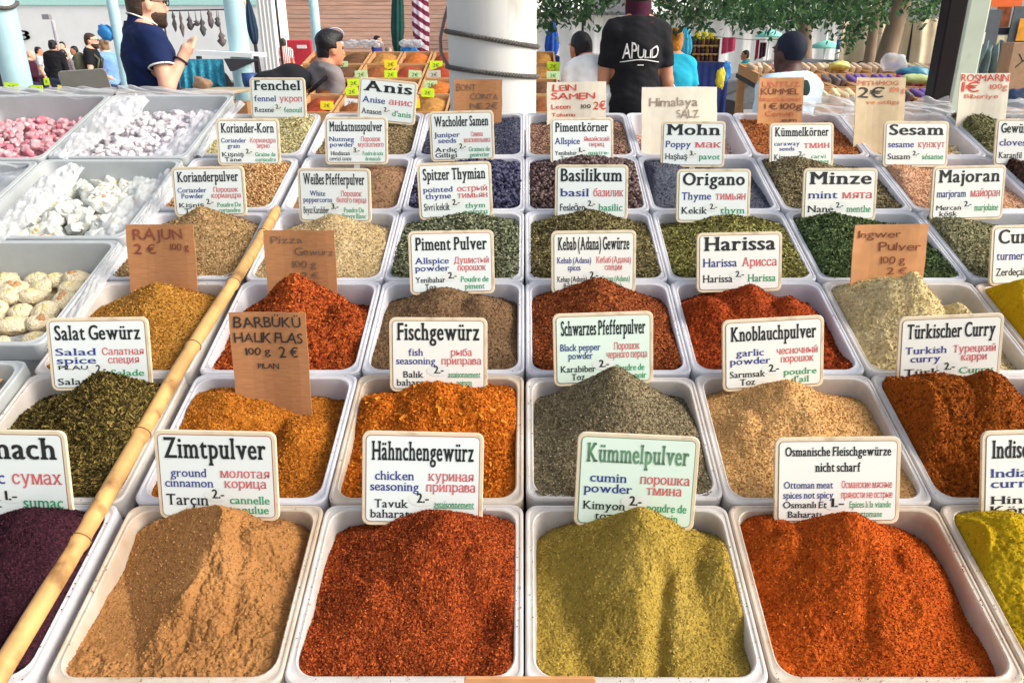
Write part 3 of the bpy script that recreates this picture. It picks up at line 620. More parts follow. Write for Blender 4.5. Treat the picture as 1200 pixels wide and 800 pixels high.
 ('E', 6): dict(name='orange brown cracked caraway', cols=cs((104, 52, 24), (166, 96, 52), (206, 140, 88)), peaks=[(895, 149, .0, .34, 1.4, 1.1)], base=-.016, amp=.003, bits=[('seed', 4500, .0022, .0, 1)], tv=.2, label='heap of orange brown cracked seeds by the card'),
 ('F', 6): dict(name='cream soy chunks', cols=cs((186, 146, 92), (226, 196, 144), (244, 226, 188)), peaks=[(1015, 152, -.01, .5)], base=-.04, amp=.003, bits=[('chunk', 900, .006, .0, 1)], tv=.05, label='small heap of cream coloured dried chunks'),
 ('G', 6): dict(name='grey green rosemary needles', cols=cs((58, 58, 30), (116, 116, 74), (170, 168, 124)), peaks=[(1148, 137, .01, .36, 1.4, 1.1)], base=-.012, amp=.003, bits=[('needle', 5000, .0034, .0, 1)], tv=.2, label='heap of grey green rosemary needles'),
}
SIGNS = {
 ('Z', 1): dict(T='Sumach', box=(-54, 88, 504, 612), en='sumac', ru='сумах', tr='sumak', fr='sumac', p='1.-', roll=-.3),
 ('A', 1): dict(T='Zimtpulver', box=(187, 328, 505, 609), en='ground|cinnamon', ru='молотая|корица', tr='Tarçın', fr='cannelle|moulue', roll=-.6, line=2),
 ('B', 1): dict(T='Hähnchengewürz', box=(424, 565, 506, 616), en='chicken|seasoning', ru='куриная|приправа', tr='Tavuk|baharatı', fr='assaisonnement|poulet', roll=-1.6, line=2, p='2.-'),
 ('C', 1): dict(T='Kümmelpulver', box=(672, 812, 509, 619), en='cumin|powder', ru='порошка|тмина', tr='Kimyon|toz', fr='poudre de|cumin', roll=-1.8, face='g', ink='fade', line=1),
 ('D', 1): dict(T='Osmanische Fleischgewürze|nicht scharf', box=(907, 1053, 512, 614), en='Ottoman meat|spices not spicy', ru='Османские мясные|пряности не острые', tr='Osmanlı Et|Baharatı', fr='Epices à la viande|ottomane', p='1.-', roll=.8, face='w'),
 ('E', 1): dict(T='Indischer Curry', box=(1149, 1291, 503, 609), en='Indian|curry', ru='Индийское|карри', tr='Hint|Köri', fr='Curry|indien', roll=1.6, face='w'),
 ('Z', 2): dict(T='Salat Gewürz', box=(63, 178, 372, 457), en='Salad|spice', ru='Салатная|специя', tr='|Salata', fr='Salade|épices', extra='PILAU', roll=-.3),
 ('B', 2): dict(T='Fischgewürz', box=(457, 571, 372, 459), en='fish|seasoning', ru='рыба|приправа', tr='Balık|baharatı', fr='assaisonnement|poisson', roll=-.5, line=0, face='w'),
 ('C', 2): dict(T='Schwarzes Pfefferpulver', box=(649, 766, 366, 451), en='Black pepper|powder', ru='Порошок|черного перца', tr='Karabiber|Toz', fr='Poudre de|poivre noir', roll=.8, face='g'),
 ('D', 2): dict(T='Knoblauchpulver', box=(846, 966, 372, 456), en='garlic|powder', ru='чесночный|порошок', tr='Sarımsak|Toz', fr="poudre|d'ail", roll=2.0, face='w'),
 ('E', 2): dict(T='Türkischer Curry', box=(1050, 1170, 369, 454), en='Turkish|curry', ru='Турецкий|карри', tr='Türk|Köri', fr='Curry|turc', roll=2.8, face='w'),
 ('B', 3): dict(T='Piment Pulver', box=(481, 580, 270, 345), en='Allspice|powder', ru='Душистый|порошок', tr='Yenibahar|Toz', fr='Poudre de|piment', line=2, roll=.2),
 ('C', 3): dict(T='Kebab (Adana) Gewürze', box=(646, 745, 270, 344), en='Kebab (Adana)|spices', ru='Кебаб (Адана)|специи', tr='Kebap (Adana)|Baharatı', fr='Epices (Adana)|Kebab', roll=.2, face='w', line=1),
 ('D', 3): dict(T='Harissa', box=(816, 916, 272, 342), en='Harissa', ru='Арисса', tr='Harissa', fr='Harissa', roll=.8, face='w', line=0),
 ('F', 3): dict(T='Curcuma', box=(1157, 1258, 263, 334), en='turmeric', ru='куркума', tr='Zerdeçal', fr='curcuma', roll=.6, face='w'),
 ('Z', 4): dict(T='Korianderpulver', box=(205, 290, 195, 254), en='Coriander|Powder', ru='Порошок|кориандра', tr='Kişniş|Toz', fr='Poudre De|coriandre', roll=1.2),
 ('A', 4): dict(T='Weißes Pfefferpulver', box=(350, 436, 197, 261), en='White|peppercorns', ru='Порошок|белого перца', tr='Beyaz Karabiber', fr='Poudre De|Poivre Blanc', p='3.-'),
 ('B', 4): dict(T='Spitzer Thymian', box=(492, 578, 190, 257), en='pointed|thyme', ru='острый|тимьян', tr='Sivri kekik', fr='thym|pointu', roll=1.4),
 ('C', 4): dict(T='Basilikum', box=(650, 735, 193, 258), en='basil', ru='базилик', tr='Fesleğen', fr='basilic', roll=.5, line=1),
 ('D', 4): dict(T='Origano', box=(792, 878, 198, 261), en='Thyme', ru='тимьян', tr='Kekik', fr='thym', roll=.2, line=1),
 ('E', 4): dict(T='Minze', box=(939, 1026, 197, 259), en='mint', ru='мята', tr='Nane', fr='menthe', face='w', line=1),
 ('F', 4): dict(T='Majoran', box=(1088, 1176, 194, 258), en='marjoram', ru='майоран', tr='Mercan|köşk', fr='marjolaine', roll=.6, face='w'),
 ('Z', 5): dict(T='Koriander-Korn', box=(256, 329, 139, 194), en='Coriander|grain', ru='Кориандра|зерно', tr='Kişniş|Tane', fr='Graine de|coriandre'),
 ('A', 5): dict(T='Muskatnusspulver', box=(381, 455, 137, 193), en='Nutmeg|powder', ru='Порошок|мускатного', tr='Hindistan|cevizi tozu', fr='Poudre de noix|de muscade', p='3.-', roll=.3),
 ('B', 5): dict(T='Wacholder Samen', box=(505, 580, 130, 189), en='Juniper|seeds', ru='Семена|можжевельника', tr='Ardıç|Gilligi', fr='Graines de|genévrier', roll=1.6),
 ('C', 5): dict(T='Pimentkörner', box=(645, 719, 138, 192), en='Allspice', ru='Ямайский|перец', tr='Yenibahar|Tane', fr='quatre-|épices', p='1.-', roll=.3),
 ('D', 5): dict(T='Mohn', box=(774, 848, 142, 196), en='Poppy', ru='мак', tr='Haşhaş', fr='pavot', p='3.-'),
 ('E', 5): dict(T='Kümmelkörner', box=(901, 977, 144, 196), en='caraway|seeds', ru='тмин', tr='Kimyon', fr='carvi|graines', roll=.4, face='w', line=1),
 ('F', 5): dict(T='Sesam', box=(1034, 1110, 142, 196), en='sesame', ru='кунжут', tr='Susam', fr='sésame', face='w'),
 ('G', 5): dict(T='Gewürznelken', box=(1165, 1240, 139, 195), en='cloves', ru='гвоздика', tr='Karanfil', fr='clous', face='w', p=''),
 ('Z', 6): dict(T='Fenchel', box=(294, 360, 91, 140), en='fennel', ru='укроп', tr='Rezene', fr='fenouil'),
 ('A', 6): dict(T='Anis', box=(418, 486, 93, 144), en='Anise', ru='анис', tr='Anason', fr="d'anis", roll=-5.5),
}
CARDS = {
 ('A', 2): dict(box=(277, 365, 366, 468), mat=M_CARD, label='brown cardboard card lettered BARBÜKÜ HALIK FLAS in the grill seasoning', lines=[('BARBÜKÜ', .06, .94, .83, .12, 'pen2'), ('HALIK FLAS', .05, .95, .66, .11, 'pen2'), ('100 g', .18, .50, .52, .08, 'pen2'), ('2 €', .62, .88, .49, .12, 'pen2'), ('PILAN', .32, .60, .36, .06, 'pen2')], wt='thin', lean=8),
 ('Z', 3): dict(box=(153, 232, 263, 337), mat=M_CARD, label='brown cardboard card lettered RAJUN 2 € in dark red', lines=[('RAJUN', .10, .84, .76, .17, 'wine'), ('2 €', .10, .42, .54, .15, 'wine'), ('100 g', .64, .92, .60, .10, 'wine')], wt='thin'),
 ('A', 3): dict(box=(314, 396, 270, 345), mat=M_CARD, label='brown cardboard card pencilled Pizza Gewürz', lines=[('Pizza', .10, .55, .80, .11, 'pen'), ('Gewürz', .42, .98, .62, .11, 'pen'), ('100 g', .38, .72, .43, .10, 'pen'), ('2 €', .50, .75, .26, .09, 'pen')], lean=8),
 ('E', 3): dict(box=(995, 1079, 263, 347), mat=M_CARD3, label='orange brown cardboard card pencilled Ingwer Pulver', lines=[('Ingwer', .06, .64, .82, .10, 'wine'), ('Pulver', .36, .92, .64, .12, 'wine'), ('100 g', .40, .72, .46, .10, 'wine'), ('2 €', .50, .76, .31, .09, 'wine')], lean=8, roll=1.0),
 ('B', 6): dict(box=(532, 588, 93, 145), mat=M_CARD, label='brown cardboard card leaning at the white column', lines=[('BONT', .06, .45, .74, .15, 'pen'), ('COINTA', .34, .92, .55, .13, 'pen'), ('NE 2€', .34, .92, .34, .13, 'pen')], roll=-1),
 ('C', 6): dict(box=(641, 710, 96, 139), mat=M_CARDW, label='pale card lettered LEIN SAMEN 2€ in red marker', lines=[('LEIN', .10, .50, .76, .17, 'red2'), ('SAMEN', .08, .82, .53, .17, 'red2'), ('Leten', .08, .40, .27, .12, 'red2'), ('100', .58, .74, .27, .11, 'pen2'), ('2€', .79, 1.0, .24, .22, 'red2'), ('Tohumu', .08, .48, .06, .10, 'red2')], wt='thin', roll=.5),
 ('D', 6): dict(box=(752, 840, 102, 168), mat=M_CARDW, label='large pale card pencilled Himalaya', lines=[('Himalaya', .10, .74, .66, .15, 'grey'), ('SALZ', .46, .76, .45, .14, 'grey')], wt='thin', lean=20),
 ('E', 6): dict(box=(887, 939, 91, 146), mat=M_CARD3, label='orange cardboard card lettered Kümmel in red', lines=[('UNTUZ', .08, .95, .80, .12, 'orange'), ('KÜMMEL', .06, .9, .64, .13, 'wine'), ('kreuzkümmel', .05, .95, .50, .09, 'orange'), ('1 € 100g', .15, .98, .33, .12, 'wine'), ('Cemen', .18, .8, .18, .11, 'orange'), ('eum', .55, .88, .06, .08, 'wine')], wt='thin'),
 ('F', 6): dict(box=(1000, 1057, 91, 168), mat=M_CARD2, label='tan card with a bold black 2€ above the dried chunks', lines=[('MITHMOG', .03, .85, .88, .07, 'orange'), ('100 g', .70, .98, .78, .07, 'orange'), ('2€', .05, .58, .70, .15, 'pen2'), ('ve etligt', .22, .9, .60, .06, 'orange')], wt='reg', lean=16, roll=-.6),
 ('G', 6): dict(box=(1120, 1177, 86, 148), mat=M_CARDW, label='pale card lettered ROSMARIN 1€ in red marker', lines=[('ROSMARIN', .02, .98, .85, .13, 'red2'), ('1€', .05, .42, .65, .18, 'red2'), ('100g', .62, .96, .70, .10, 'orange'), ('Biberiye', .12, .80, .53, .08, 'orange')], wt='thin', roll=-.3),
}
_chars = {'bold': set('.-123'), 'reg': set(), 'thin': set(), 'pen': set()}
for S in SIGNS.values():
    _chars['bold'] |= set(S['T'] + S.get('p', '2.-')); _chars['reg'] |= set(''.join(S.get(k, '') for k in ('en', 'ru', 'tr', 'fr')))
    _chars['thin'] |= set(S.get('extra', ''))
for S in CARDS.values(): _chars[S.get('wt', 'pen')] |= set(''.join(l[0] for l in S['lines']))
_chars['thin'] |= set('APULID531'); _chars['reg'] |= set('2€')
_offs = {'bold': .022, 'reg': .008, 'thin': 0.004, 'pen': -.014}
build_glyphs([(ch, wt, _offs[wt]) for wt, s in _chars.items() for ch in sorted(s) if ch not in ' |'])

# ------------------------------------------------------------------ the stall itself
M_WOOD = mat('stall_wood', srgb(150, 112, 74), rough=.8, var=.2, scale=9, stretch=(1, 8, 8), bump=.15)
M_DARKWOOD = mat('stall_board', (.05, .04, .035), rough=.9)
st = thing('market_stall', 'sloping wooden market stall carrying the tubs of spice', 'stall', (0, 1.2, 0))
def slope_box(mb, u0, u1, v0, v1, w0, w1):
    P = [L(u, v, w) for u in (u0, u1) for v in (v0, v1) for w in (w0, w1)]
    mb.add(P, [(0, 1, 3, 2), (4, 6, 7, 5), (0, 4, 5, 1), (2, 3, 7, 6), (0, 2, 6, 4), (1, 5, 7, 3)])
mb = MB(); slope_box(mb, -.745, 1.55, VL[0] - .03, VL[6] + .06, -TD - .026, -TD - .0015); part('board', mb, M_DARKWOOD, st)
for (v, nm) in ((VL[0] - .047, 'front_rail'), (VL[6] + .078, 'back_rail')):
    mb = MB(); slope_box(mb, -.745, 1.55, v - .015, v + .015, -TD - .05, -TD + .02 if nm == 'back_rail' else -.035); part(nm, mb, M_WOOD, st)
for u in (-.70, .4, 1.5):
    for v in (VL[0], VL[6]):
        p = L(u, v, -TD - .03); mb = MB().box((p[0], p[1], p[2] / 2), (.05, .05, p[2] - .002)); part('leg', mb, M_WOOD, st)

DIRT = {('A', 1): 2, ('D', 1): 2, ('E', 1): 2, ('B', 2): 2, ('D', 2): 1, ('E', 2): 1, ('E', 3): 1, ('F', 3): 2, ('Z', 2): 1, ('Z', 3): 1, ('C', 1): 1, ('B', 1): 1, ('C', 2): 1}
for key, S in SPICES.items():
    tub(*key, S['name'], DIRT.get(key, 0))
    m = mat_tint('loose_' + S['name'].replace(' ', '_'), S['cols'], fine={1: 900, 2: 700, 3: 500}.get(key[1], 350), bump=.3 if key[1] < 4 else 0)
    heap(*key, S, m)
for key, S in SIGNS.items(): sign(S, SPICES[key]['name'])
for key, S in CARDS.items(): card(S, SPICES[key]['name'])
# ------------------------------------------------------------------ bamboo pole along the left tubs
M_BAMBOO = mat('bamboo', srgb(200, 156, 96), rough=.55, var=.16, scale=14, stretch=(2, 2, 1), dirt=srgb(132, 96, 52), dscale=20, dlo=.52, spec=.4)
pa, pb = onplane(-12, 806, .013), onplane(325, 244, .011)
d_ = pb - pa; pa = pa - d_ * .12
mb = MB(); pts = []; rad = []
nodes = [.09, .27, .43, .60, .76, .91]
for t in np.linspace(0, 1, 120):
    q = min(abs(t - n) for n in nodes)
    pts.append(pa + (pb - pa) * t + np.array([.002 * math.sin(t * 9), 0, .0015 * math.sin(t * 13)])); rad.append(.0112 - .0018 * t + (.0016 * math.exp(-(q / .006) ** 2)) - (.0006 * math.exp(-((q - .012) / .006) ** 2)))
rad[-1] *= .55; rad[-2] *= .9
mb.tube(pts, rad, 16)
bam = thing('bamboo_pole', 'long yellow bamboo pole lying across the tub rims on the left', 'pole', pa); part('cane', mb, M_BAMBOO, bam, True)
M_NODE = mat('bamboo_node', srgb(130, 92, 52), rough=.6, var=.3, scale=60); bd = (pb - pa) / np.linalg.norm(pb - pa); bu = np.cross(bd, [0, 0, 1]); bu /= np.linalg.norm(bu); bw = np.cross(bu, bd)
for n_ in nodes:
    c = pa + (pb - pa) * n_ + np.array([.002 * math.sin(n_ * 9), 0, .0015 * math.sin(n_ * 13)]); r_ = .0112 - .0018 * n_ + .0012
    part('node_ring', MB().tube([c + bd * .003 + (bu * math.cos(a) + bw * math.sin(a)) * r_ for a in np.linspace(0, 2 * math.pi, 30)], .0007, 6), M_NODE, bam, True)
# ------------------------------------------------------------------ trays of sweets
US0, US1, US2 = -5.5 * PU, -4.2 * PU, -2.955 * PU
vy = lambda y: toL(onplane(300, y))[1]
TR = {'pink': (US0, US1, vy(193), vy(116)), 'sugar': (US1, US2, vy(191), vy(116)), 'left': (US0, US1, vy(287), vy(194)), 'nougat': (US1, US2, vy(286), vy(192)),
      'coconut': (US1, US2, vy(412), vy(287)), 'ginger': (US1, US2, vy(600), vy(428))}
TLAB = {'pink': 'film lined plastic tray of pink delight cubes at the back left', 'sugar': 'plastic tray of sugar dusted lumps beside the fennel tub', 'left': 'half covered plastic tray of white lumps at the left edge',
        'nougat': 'plastic tray of white nougat slices left of the ground coriander', 'coconut': 'plastic tray of cream coconut rings left of the mustard brown heap', 'ginger': 'plastic tray of dried brown slices at the left edge'}
M_TRAY = mat_translucent('tray_plastic', (.64, .68, .70), dirt=(.54, .57, .56))
M_FILM = mat_translucent('plastic_film', (.82, .85, .88), rough=.14, trans=.4, alpha=.36, dirt=(.72, .76, .80))
M_FILM2 = mat_translucent('plastic_film_crumpled', (.84, .86, .89), rough=.18, trans=.4, alpha=.42, dirt=(.74, .76, .78))
TC = {}
for k, (u0, u1, v0, v1) in TR.items():
    hx, hy = (u1 - u0) / 2 - .002, (v1 - v0) / 2 - .002
    bm, rm = tub_meshes(hx, hy, .115, .010, .022, M_TRAY)
    o = bpy.data.objects.new('sweet_tray', bm); COL.objects.link(o); o.location = L((u0 + u1) / 2, (v0 + v1) / 2, -.103); o.rotation_euler = (R(TILT), 0, 0)
    tagit(o, TLAB[k], 'tray', 'trays of sweets on the left')
    q = bpy.data.objects.new('rim', rm); COL.objects.link(q); q.parent = o
    TC[k] = ((u0 + u1) / 2, (v0 + v1) / 2, hx - .016, hy - .016)
mb = MB(); slope_box(mb, -2.2, -1.52, VL[0] - .03, VL[6] + .10, -.13, -.1055); o_ = single('side_board', mb, M_DARKWOOD, L(-1.85, VL[3], -.13), 'dark sloping board under the trays of sweets', 'board')
def lump(sx, sy, sz, sd, amp, n=10, sq=2.6):
    """an irregular rounded block"""
    v = []; f = []
    th = np.linspace(0, math.pi, n); ph = np.linspace(0, 2 * math.pi, 2 * n, endpoint=False)
    g = np.random.default_rng(sd)
    A, B = np.meshgrid(th, ph, indexing='ij')
    sg = lambda a: np.sign(a) * np.abs(a) ** (2 / sq)
    P = np.stack([sg(np.sin(A)) * sg(np.cos(B)), sg(np.sin(A)) * sg(np.sin(B)), sg(np.cos(A))], -1)
    N = 1 + amp * (vnoise(P[..., 0] * 2 + 5, P[..., 1] * 2 + P[..., 2] * 3, sd) + .6 * vnoise(P[..., 0] * 5 + 5, P[..., 1] * 5 + P[..., 2] * 6, sd + 1))
    P = P * N[..., None] * np.array([sx, sy, sz]); P[..., 2] -= P[..., 2].min()
    mb = MB(); mb.loft([list(r_) for r_ in P], cap=False)
    return mb.arrays()
def scatter(kind, tray, meshes, pos, label, cat, group, kids=None):
    for i, (x, y, w, rz, tx, ty, sc) in enumerate(pos):
        me = meshes[i % len(meshes)]
        o = bpy.data.objects.new(kind, me); COL.objects.link(o)
        uc, vc, ix, iy = TC[tray]
        o.location = L(uc + x, vc + y, w); o.rotation_euler = (Matrix.Rotation(R(TILT), 3, 'X') @ Euler((tx, ty, rz)).to_matrix()).to_euler(); o.scale = (sc, sc, sc)
        tagit(o, label, cat, group)
        for nm, km in (kids or []):
            c = bpy.data.objects.new(nm, km[i % len(km)]); COL.objects.link(c); c.parent = o
M_PINK = mat('delight_pink', srgb(204, 150, 156), rough=.85, var=.14, scale=60, dirt=srgb(232, 206, 208), dscale=110, dlo=.46, bump=.3)
M_PINK2 = mat('delight_deep_pink', srgb(196, 116, 128), rough=.85, var=.16, scale=60, dirt=srgb(226, 188, 194), dscale=110, dlo=.48, bump=.3)
M_WHITE = mat('nougat_white', (.60, .62, .57), rough=.7, var=.06, scale=70, dirt=srgb(210, 205, 175), dscale=50, dlo=.62, bump=.25)
M_SUGAR = mat('sugar_lump', (.60, .565, .59), rough=.8, var=.05, scale=60, dirt=srgb(200, 186, 205), dscale=60, dlo=.60, bump=.3)
M_COCO = mat('coconut_flakes', srgb(226, 212, 178), rough=.8, var=.08, scale=160, dirt=srgb(214, 186, 130), dscale=55, dlo=.60, bump=.8, bscale=260)
M_NUT = mat('nut_pieces', srgb(218, 198, 140), rough=.6, var=.2, scale=60)
M_NUTB = mat('nut_brown', srgb(178, 132, 90), rough=.6, var=.2, scale=60)
M_GING = mat('dried_slice', srgb(206, 176, 128), rough=.8, var=.15, scale=40, dirt=srgb(160, 120, 78), dscale=30, dlo=.58, bump=.4)
def lm(name, n, s, amp, m, sq=2.6, res=10): 
    out = []
    for i in range(n):
        v, f, _ = lump(*s, 100 + i * 7 + len(name), amp, res, sq); out.append(mesh_np(name, v, f, m, True))
    return out
g = np.random.default_rng(5)
def gridpos(tray, nx, ny, w0, wj, jit=.25, rt=.5, sc=.2, mound=0.0, x0=-1, x1=1, y0=-1, y1=1):
    uc, vc, ix, iy = TC[tray]; out = []
    for j in range(ny):
        for i in range(nx):
            a = x0 + (x1 - x0) * (i + .5 + g.uniform(-jit, jit)) / nx; b = y0 + (y1 - y0) * (j + .5 + g.uniform(-jit, jit)) / ny
            out.append((a * ix, b * iy, w0 + mound * (1 - a * a) * (1 - b * b) + g.uniform(0, wj), g.uniform(0, 6.28), g.normal() * rt, g.normal() * rt, 1 + g.uniform(-sc, sc)))
    return out
pk = gridpos('pink', 19, 15, -.064, .012, .45, .7, .3, .03)
pink = lm('delight_cube', 5, (.0094, .0080, .0068), .45, M_PINK, 4.2, 8) + lm('delight_cube', 2, (.0094, .0080, .0068), .45, M_PINK2, 3.4, 8)
scatter('delight_cube', 'pink', pink, pk, 'pink sugar dusted delight cube in the back left tray', 'sweet', 'pink delight cubes in the back left tray')
def sugar_bed(tray, w, col, label, nm, amp=.006):
    uc, vc, ix, iy = TC[tray]; n = 70; X, Y = np.meshgrid(np.linspace(-ix - .004, ix + .004, n), np.linspace(-iy - .004, iy + .004, n))
    H = w + amp * 2 * fbm(X * 40, Y * 40, len(label), 4)
    P = np.stack([X, Y, H], -1); P = np.einsum('...i,ij->...j', P, np.array(Matrix.Rotation(R(TILT), 3, 'X')).T) + L(uc, vc, 0)
    mb = MB(); mb.grid(P); single(nm, mb, col, L(uc, vc, w - .01), label, 'sugar', smooth=True)
sugar_bed('sugar', -.0315, M_SUGAR, 'pinkish white icing sugar spread over the lumps beside the fennel tub', 'icing_sugar')
sugar_bed('pink', -.060, M_PINK, 'pink sugar crumbs under the delight cubes', 'sugar_crumbs')
sugar_bed('left', -.05, M_WHITE, 'white sugar dust under the film at the left edge', 'icing_sugar')
sugar_bed('nougat', -.058, M_WHITE, 'white sugar dust between the nougat slices', 'icing_sugar')
sugar_bed('coconut', -.07, M_COCO, 'loose coconut flakes under the cream coconut rings', 'coconut_flakes', .004)
scatter('sugared_lump', 'sugar', lm('sugared_lump', 5, (.0115, .008, .0065), .6, M_SUGAR, 3.6, 9), gridpos('sugar', 14, 11, -.039, .006, .4, .3, .25), 'white sugar coated lump half buried in icing sugar', 'sweet', 'sugar coated lumps in the tray beside the fennel')
scatter('sugared_lump', 'left', lm('sugared_lump', 4, (.018, .015, .013), .35, M_WHITE, 2.8, 9), gridpos('left', 7, 6, -.058, .008, .35, .3, .25), 'white lump under plastic film at the left edge', 'sweet', 'white lumps in the half covered tray')
ng = lm('nougat_slice', 6, (.021, .013, .010), .42, M_WHITE, 5.5, 14)
nn = []
for i in range(5):
    mb = MB()
    for k in range(4):
        v, f, _ = lump(.0042, .003, .0026, i * 9 + k, .4, 6); a = g.uniform(0, 6.28); r_ = g.uniform(.002, .013); mb.add(v + [r_ * math.cos(a), r_ * math.sin(a) * .6, .0172], f)
    v, f, _ = mb.arrays(); nn.append(mesh_np('nut_pieces', v, f, M_NUT if i % 3 else M_NUTB, True))
scatter('nougat_slice', 'nougat', ng, gridpos('nougat', 10, 10, -.060, .012, .38, .5, .25, .020), 'white nougat slice with nuts left of the ground coriander', 'sweet', 'white nougat slices in the middle tray', [('nut_pieces', nn)])
cr = lm('coconut_ring', 5, (.0225, .0215, .0135), .20, M_COCO, 2.2, 14)
cn = []
for i in range(4):
    mb = MB()
    for k in range(3):
        v, f, _ = lump(.006, .005, .004, i * 5 + k, .4, 6); mb.add(v + [g.uniform(-.006, .006), g.uniform(-.006, .006), .0205], f)
    v, f, _ = mb.arrays(); cn.append(mesh_np('nut_centre', v, f, M_NUT if i else M_NUTB, True))
scatter('coconut_ring', 'coconut', cr, gridpos('coconut', 6, 7, -.074, .008, .22, .22, .12, .02), 'cream coconut ring with a nut centre', 'sweet', 'coconut rings in the cream tray', [('nut_centre', cn)])
sl = []
for i in range(4):
    v, f, _ = lump(.034, .013, .0035, 40 + i, .35, 10, 2.4); v[:, 2] += .004 * np.sin(v[:, 0] * 60 + i); sl.append(mesh_np('dried_slice', v, f, M_GING, True))
scatter('dried_slice', 'ginger', sl, [(x, y, w + .012, 1.3 + g.normal() * .35, t * .6, u * .6, s) for (x, y, w, r_, t, u, s) in gridpos('ginger', 7, 7, -.055, .03, .3, .3, .15, .02)], 'thin dried brown slice in the left edge tray', 'dried slice', 'dried slices in the left edge tray')
# ------------------------------------------------------------------ film over the trays
def bunch(pts, r, label, amp=.7, n=110, k=44, seed=0, flat=.8, m=None):
    """gathered plastic film draped along a line: an arch full of sharp creases"""
    P = [np.asarray(p, float) for p in pts]; t = np.linspace(0, len(P) - 1.001, n); a = t.astype(int); q = np.array([P[i] * (1 - (x - i)) + P[i + 1] * (x - i) for i, x in zip(a, t)])
    D = np.array([P[i + 1] - P[i] for i in a]); D /= np.linalg.norm(D, axis=1)[:, None]; SD = np.cross(D, NV); rr_ = np.interp(t, range(len(P)), r)
    S_ = np.linspace(-1, 1, k)[None, :]; T_ = t[:, None]
    cr = .5 - np.abs(fbm(S_ * 2.2 + T_ * 1.6, T_ * 3.2 - S_ * .9, seed, 3, .45)) * 2; cr2 = .3 - np.abs(fbm(S_ * 4 - T_ * 3, T_ * 6, seed + 9, 2, .5)) * 2
    lat = S_ * 1.25 + .25 * fbm(T_ * 3 + 0 * S_, S_ * 2 + 3, seed + 2, 2); h = flat * (1 - S_ ** 2) * (.75 + .5 * fbm(T_ * 2.5 + 0 * S_, S_ * 0 + 1.0, seed + 5, 2)) + amp * (.75 * cr + .35 * cr2) * (1.05 - S_ ** 4)
    V = q[:, None, :] + SD[:, None, :] * (lat * rr_[:, None])[..., None] + NV * (h * rr_[:, None])[..., None]
    mb = MB(); mb.grid(V)
    return single('plastic_film', mb, m or M_FILM2, P[0], label, 'film', 'plastic film over the sweets', smooth=True)
def sheet(c00, c10, c11, c01, label, amp=.008, sag=0.0, n=50, seed=0, fs=(5, 14), m=None):
    a = np.linspace(0, 1, n); A, B = np.meshgrid(a, a)
    P = (1 - A)[..., None] * (1 - B)[..., None] * c00 + A[..., None] * (1 - B)[..., None] * c10 + A[..., None] * B[..., None] * c11 + (1 - A)[..., None] * B[..., None] * c01
    N = np.abs(fbm(A * fs[0] + B * 3, B * fs[1], seed, 3)) * 2 - .3
    P = P + (amp * N - sag * 4 * A * (1 - A) )[..., None] * NV
    mb = MB(); mb.grid(P)
    return single('plastic_film', mb, m or M_FILM, P[0, 0], label, 'film', 'plastic film over the sweets', smooth=True)
w_ = lambda x, y, w: onplane(x, y, w)
tp = lambda k: TR[k]
bunch([w_(160, 118, .02), w_(140, 135, .03), w_(110, 158, .018), w_(68, 188, .006)], [.024, .038, .030, .016], 'crumpled white film between the pink and the sugared tray', seed=3)
bunch([w_(88, 197, .012), w_(60, 222, .02), w_(30, 250, .016), w_(-15, 286, .008)], [.018, .030, .026, .018], 'folded white film beside the nougat slices', seed=8)
bunch([w_(142, 290, .004), w_(112, 335, .004), w_(84, 380, .004), w_(62, 412, .002)], [.009, .012, .011, .010], 'twisted clear film along the right rim of the coconut tray', seed=12, amp=.5)
bunch([w_(282, 122, .004), w_(250, 155, .005), w_(232, 185, .002)], [.010, .011, .008], 'film edge on the right rim of the sugared tray', seed=15, amp=.5)
bunch([w_(208, 205, .004), w_(182, 238, .005), w_(156, 278, .002)], [.012, .014, .010], 'film edge on the right rim of the nougat tray', seed=18, amp=.5)
u0, u1, v0, v1 = TR['sugar']
sheet(L(u0, v1 - .012, .004), L(u1, v1 - .012, .004), L(u1 - .01, v1 + .028, .010), L(u0 + .01, v1 + .028, .022), 'loose film over the back rim of the sugared tray', .013, seed=21, fs=(4, 2), m=M_FILM2)
sheet(L(u0 + .02, v0 + .010, -.03), L(u1 - .02, v0 + .01, -.03), L(u1 - .02, v0 + .085, -.036), L(u0 + .02, v0 + .085, -.036), 'film lying on the front of the icing sugar', .010, seed=22)
u0, u1, v0, v1 = TR['pink']
sheet(L(u0, v0 - .02, .004), L(u1 - .01, v0 - .02, .006), L(u1 - .02, v0 + .05, -.03), L(u0, v0 + .05, -.03), 'white film folded over the front rim of the pink tray', .016, seed=25, m=M_FILM2)
sheet(L(u0, v1 - .014, .010), L(u1, v1 - .014, .006), L(u1, v1 + .03, .016), L(u0, v1 + .03, .018), 'loose film over the back rim of the pink tray', .013, seed=26, fs=(4, 2))
u0, u1, v0, v1 = TR['left']
sheet(L(u0, v0 + .05, -.02), L(u1 - .012, v0 + .04, -.02), L(u1 - .014, v1 - .004, .004), L(u0, v1 - .004, .004), 'film covering the white lumps at the left edge', .016, .012, seed=28)
u0, u1, v0, v1 = TR['coconut']
sheet(L(u0, v0 + .005, -.028), L(u1 - .03, v0 + .005, -.028), L(u1 - .03, v0 + .09, -.045), L(u0, v0 + .09, -.045), 'film lying on the front of the coconut rings', .008, seed=31)
u0, u1, v0, v1 = TR['nougat']
sheet(L(u1 - .12, v0 + .01, -.02), L(u1 - .012, v0 + .01, -.004), L(u1 - .012, v1 - .02, -.004), L(u1 - .10, v1 - .04, -.022), 'clear film over the right side of the nougat slices', .014, seed=33, fs=(4, 5))
u0, u1, v0, v1 = TR['sugar']
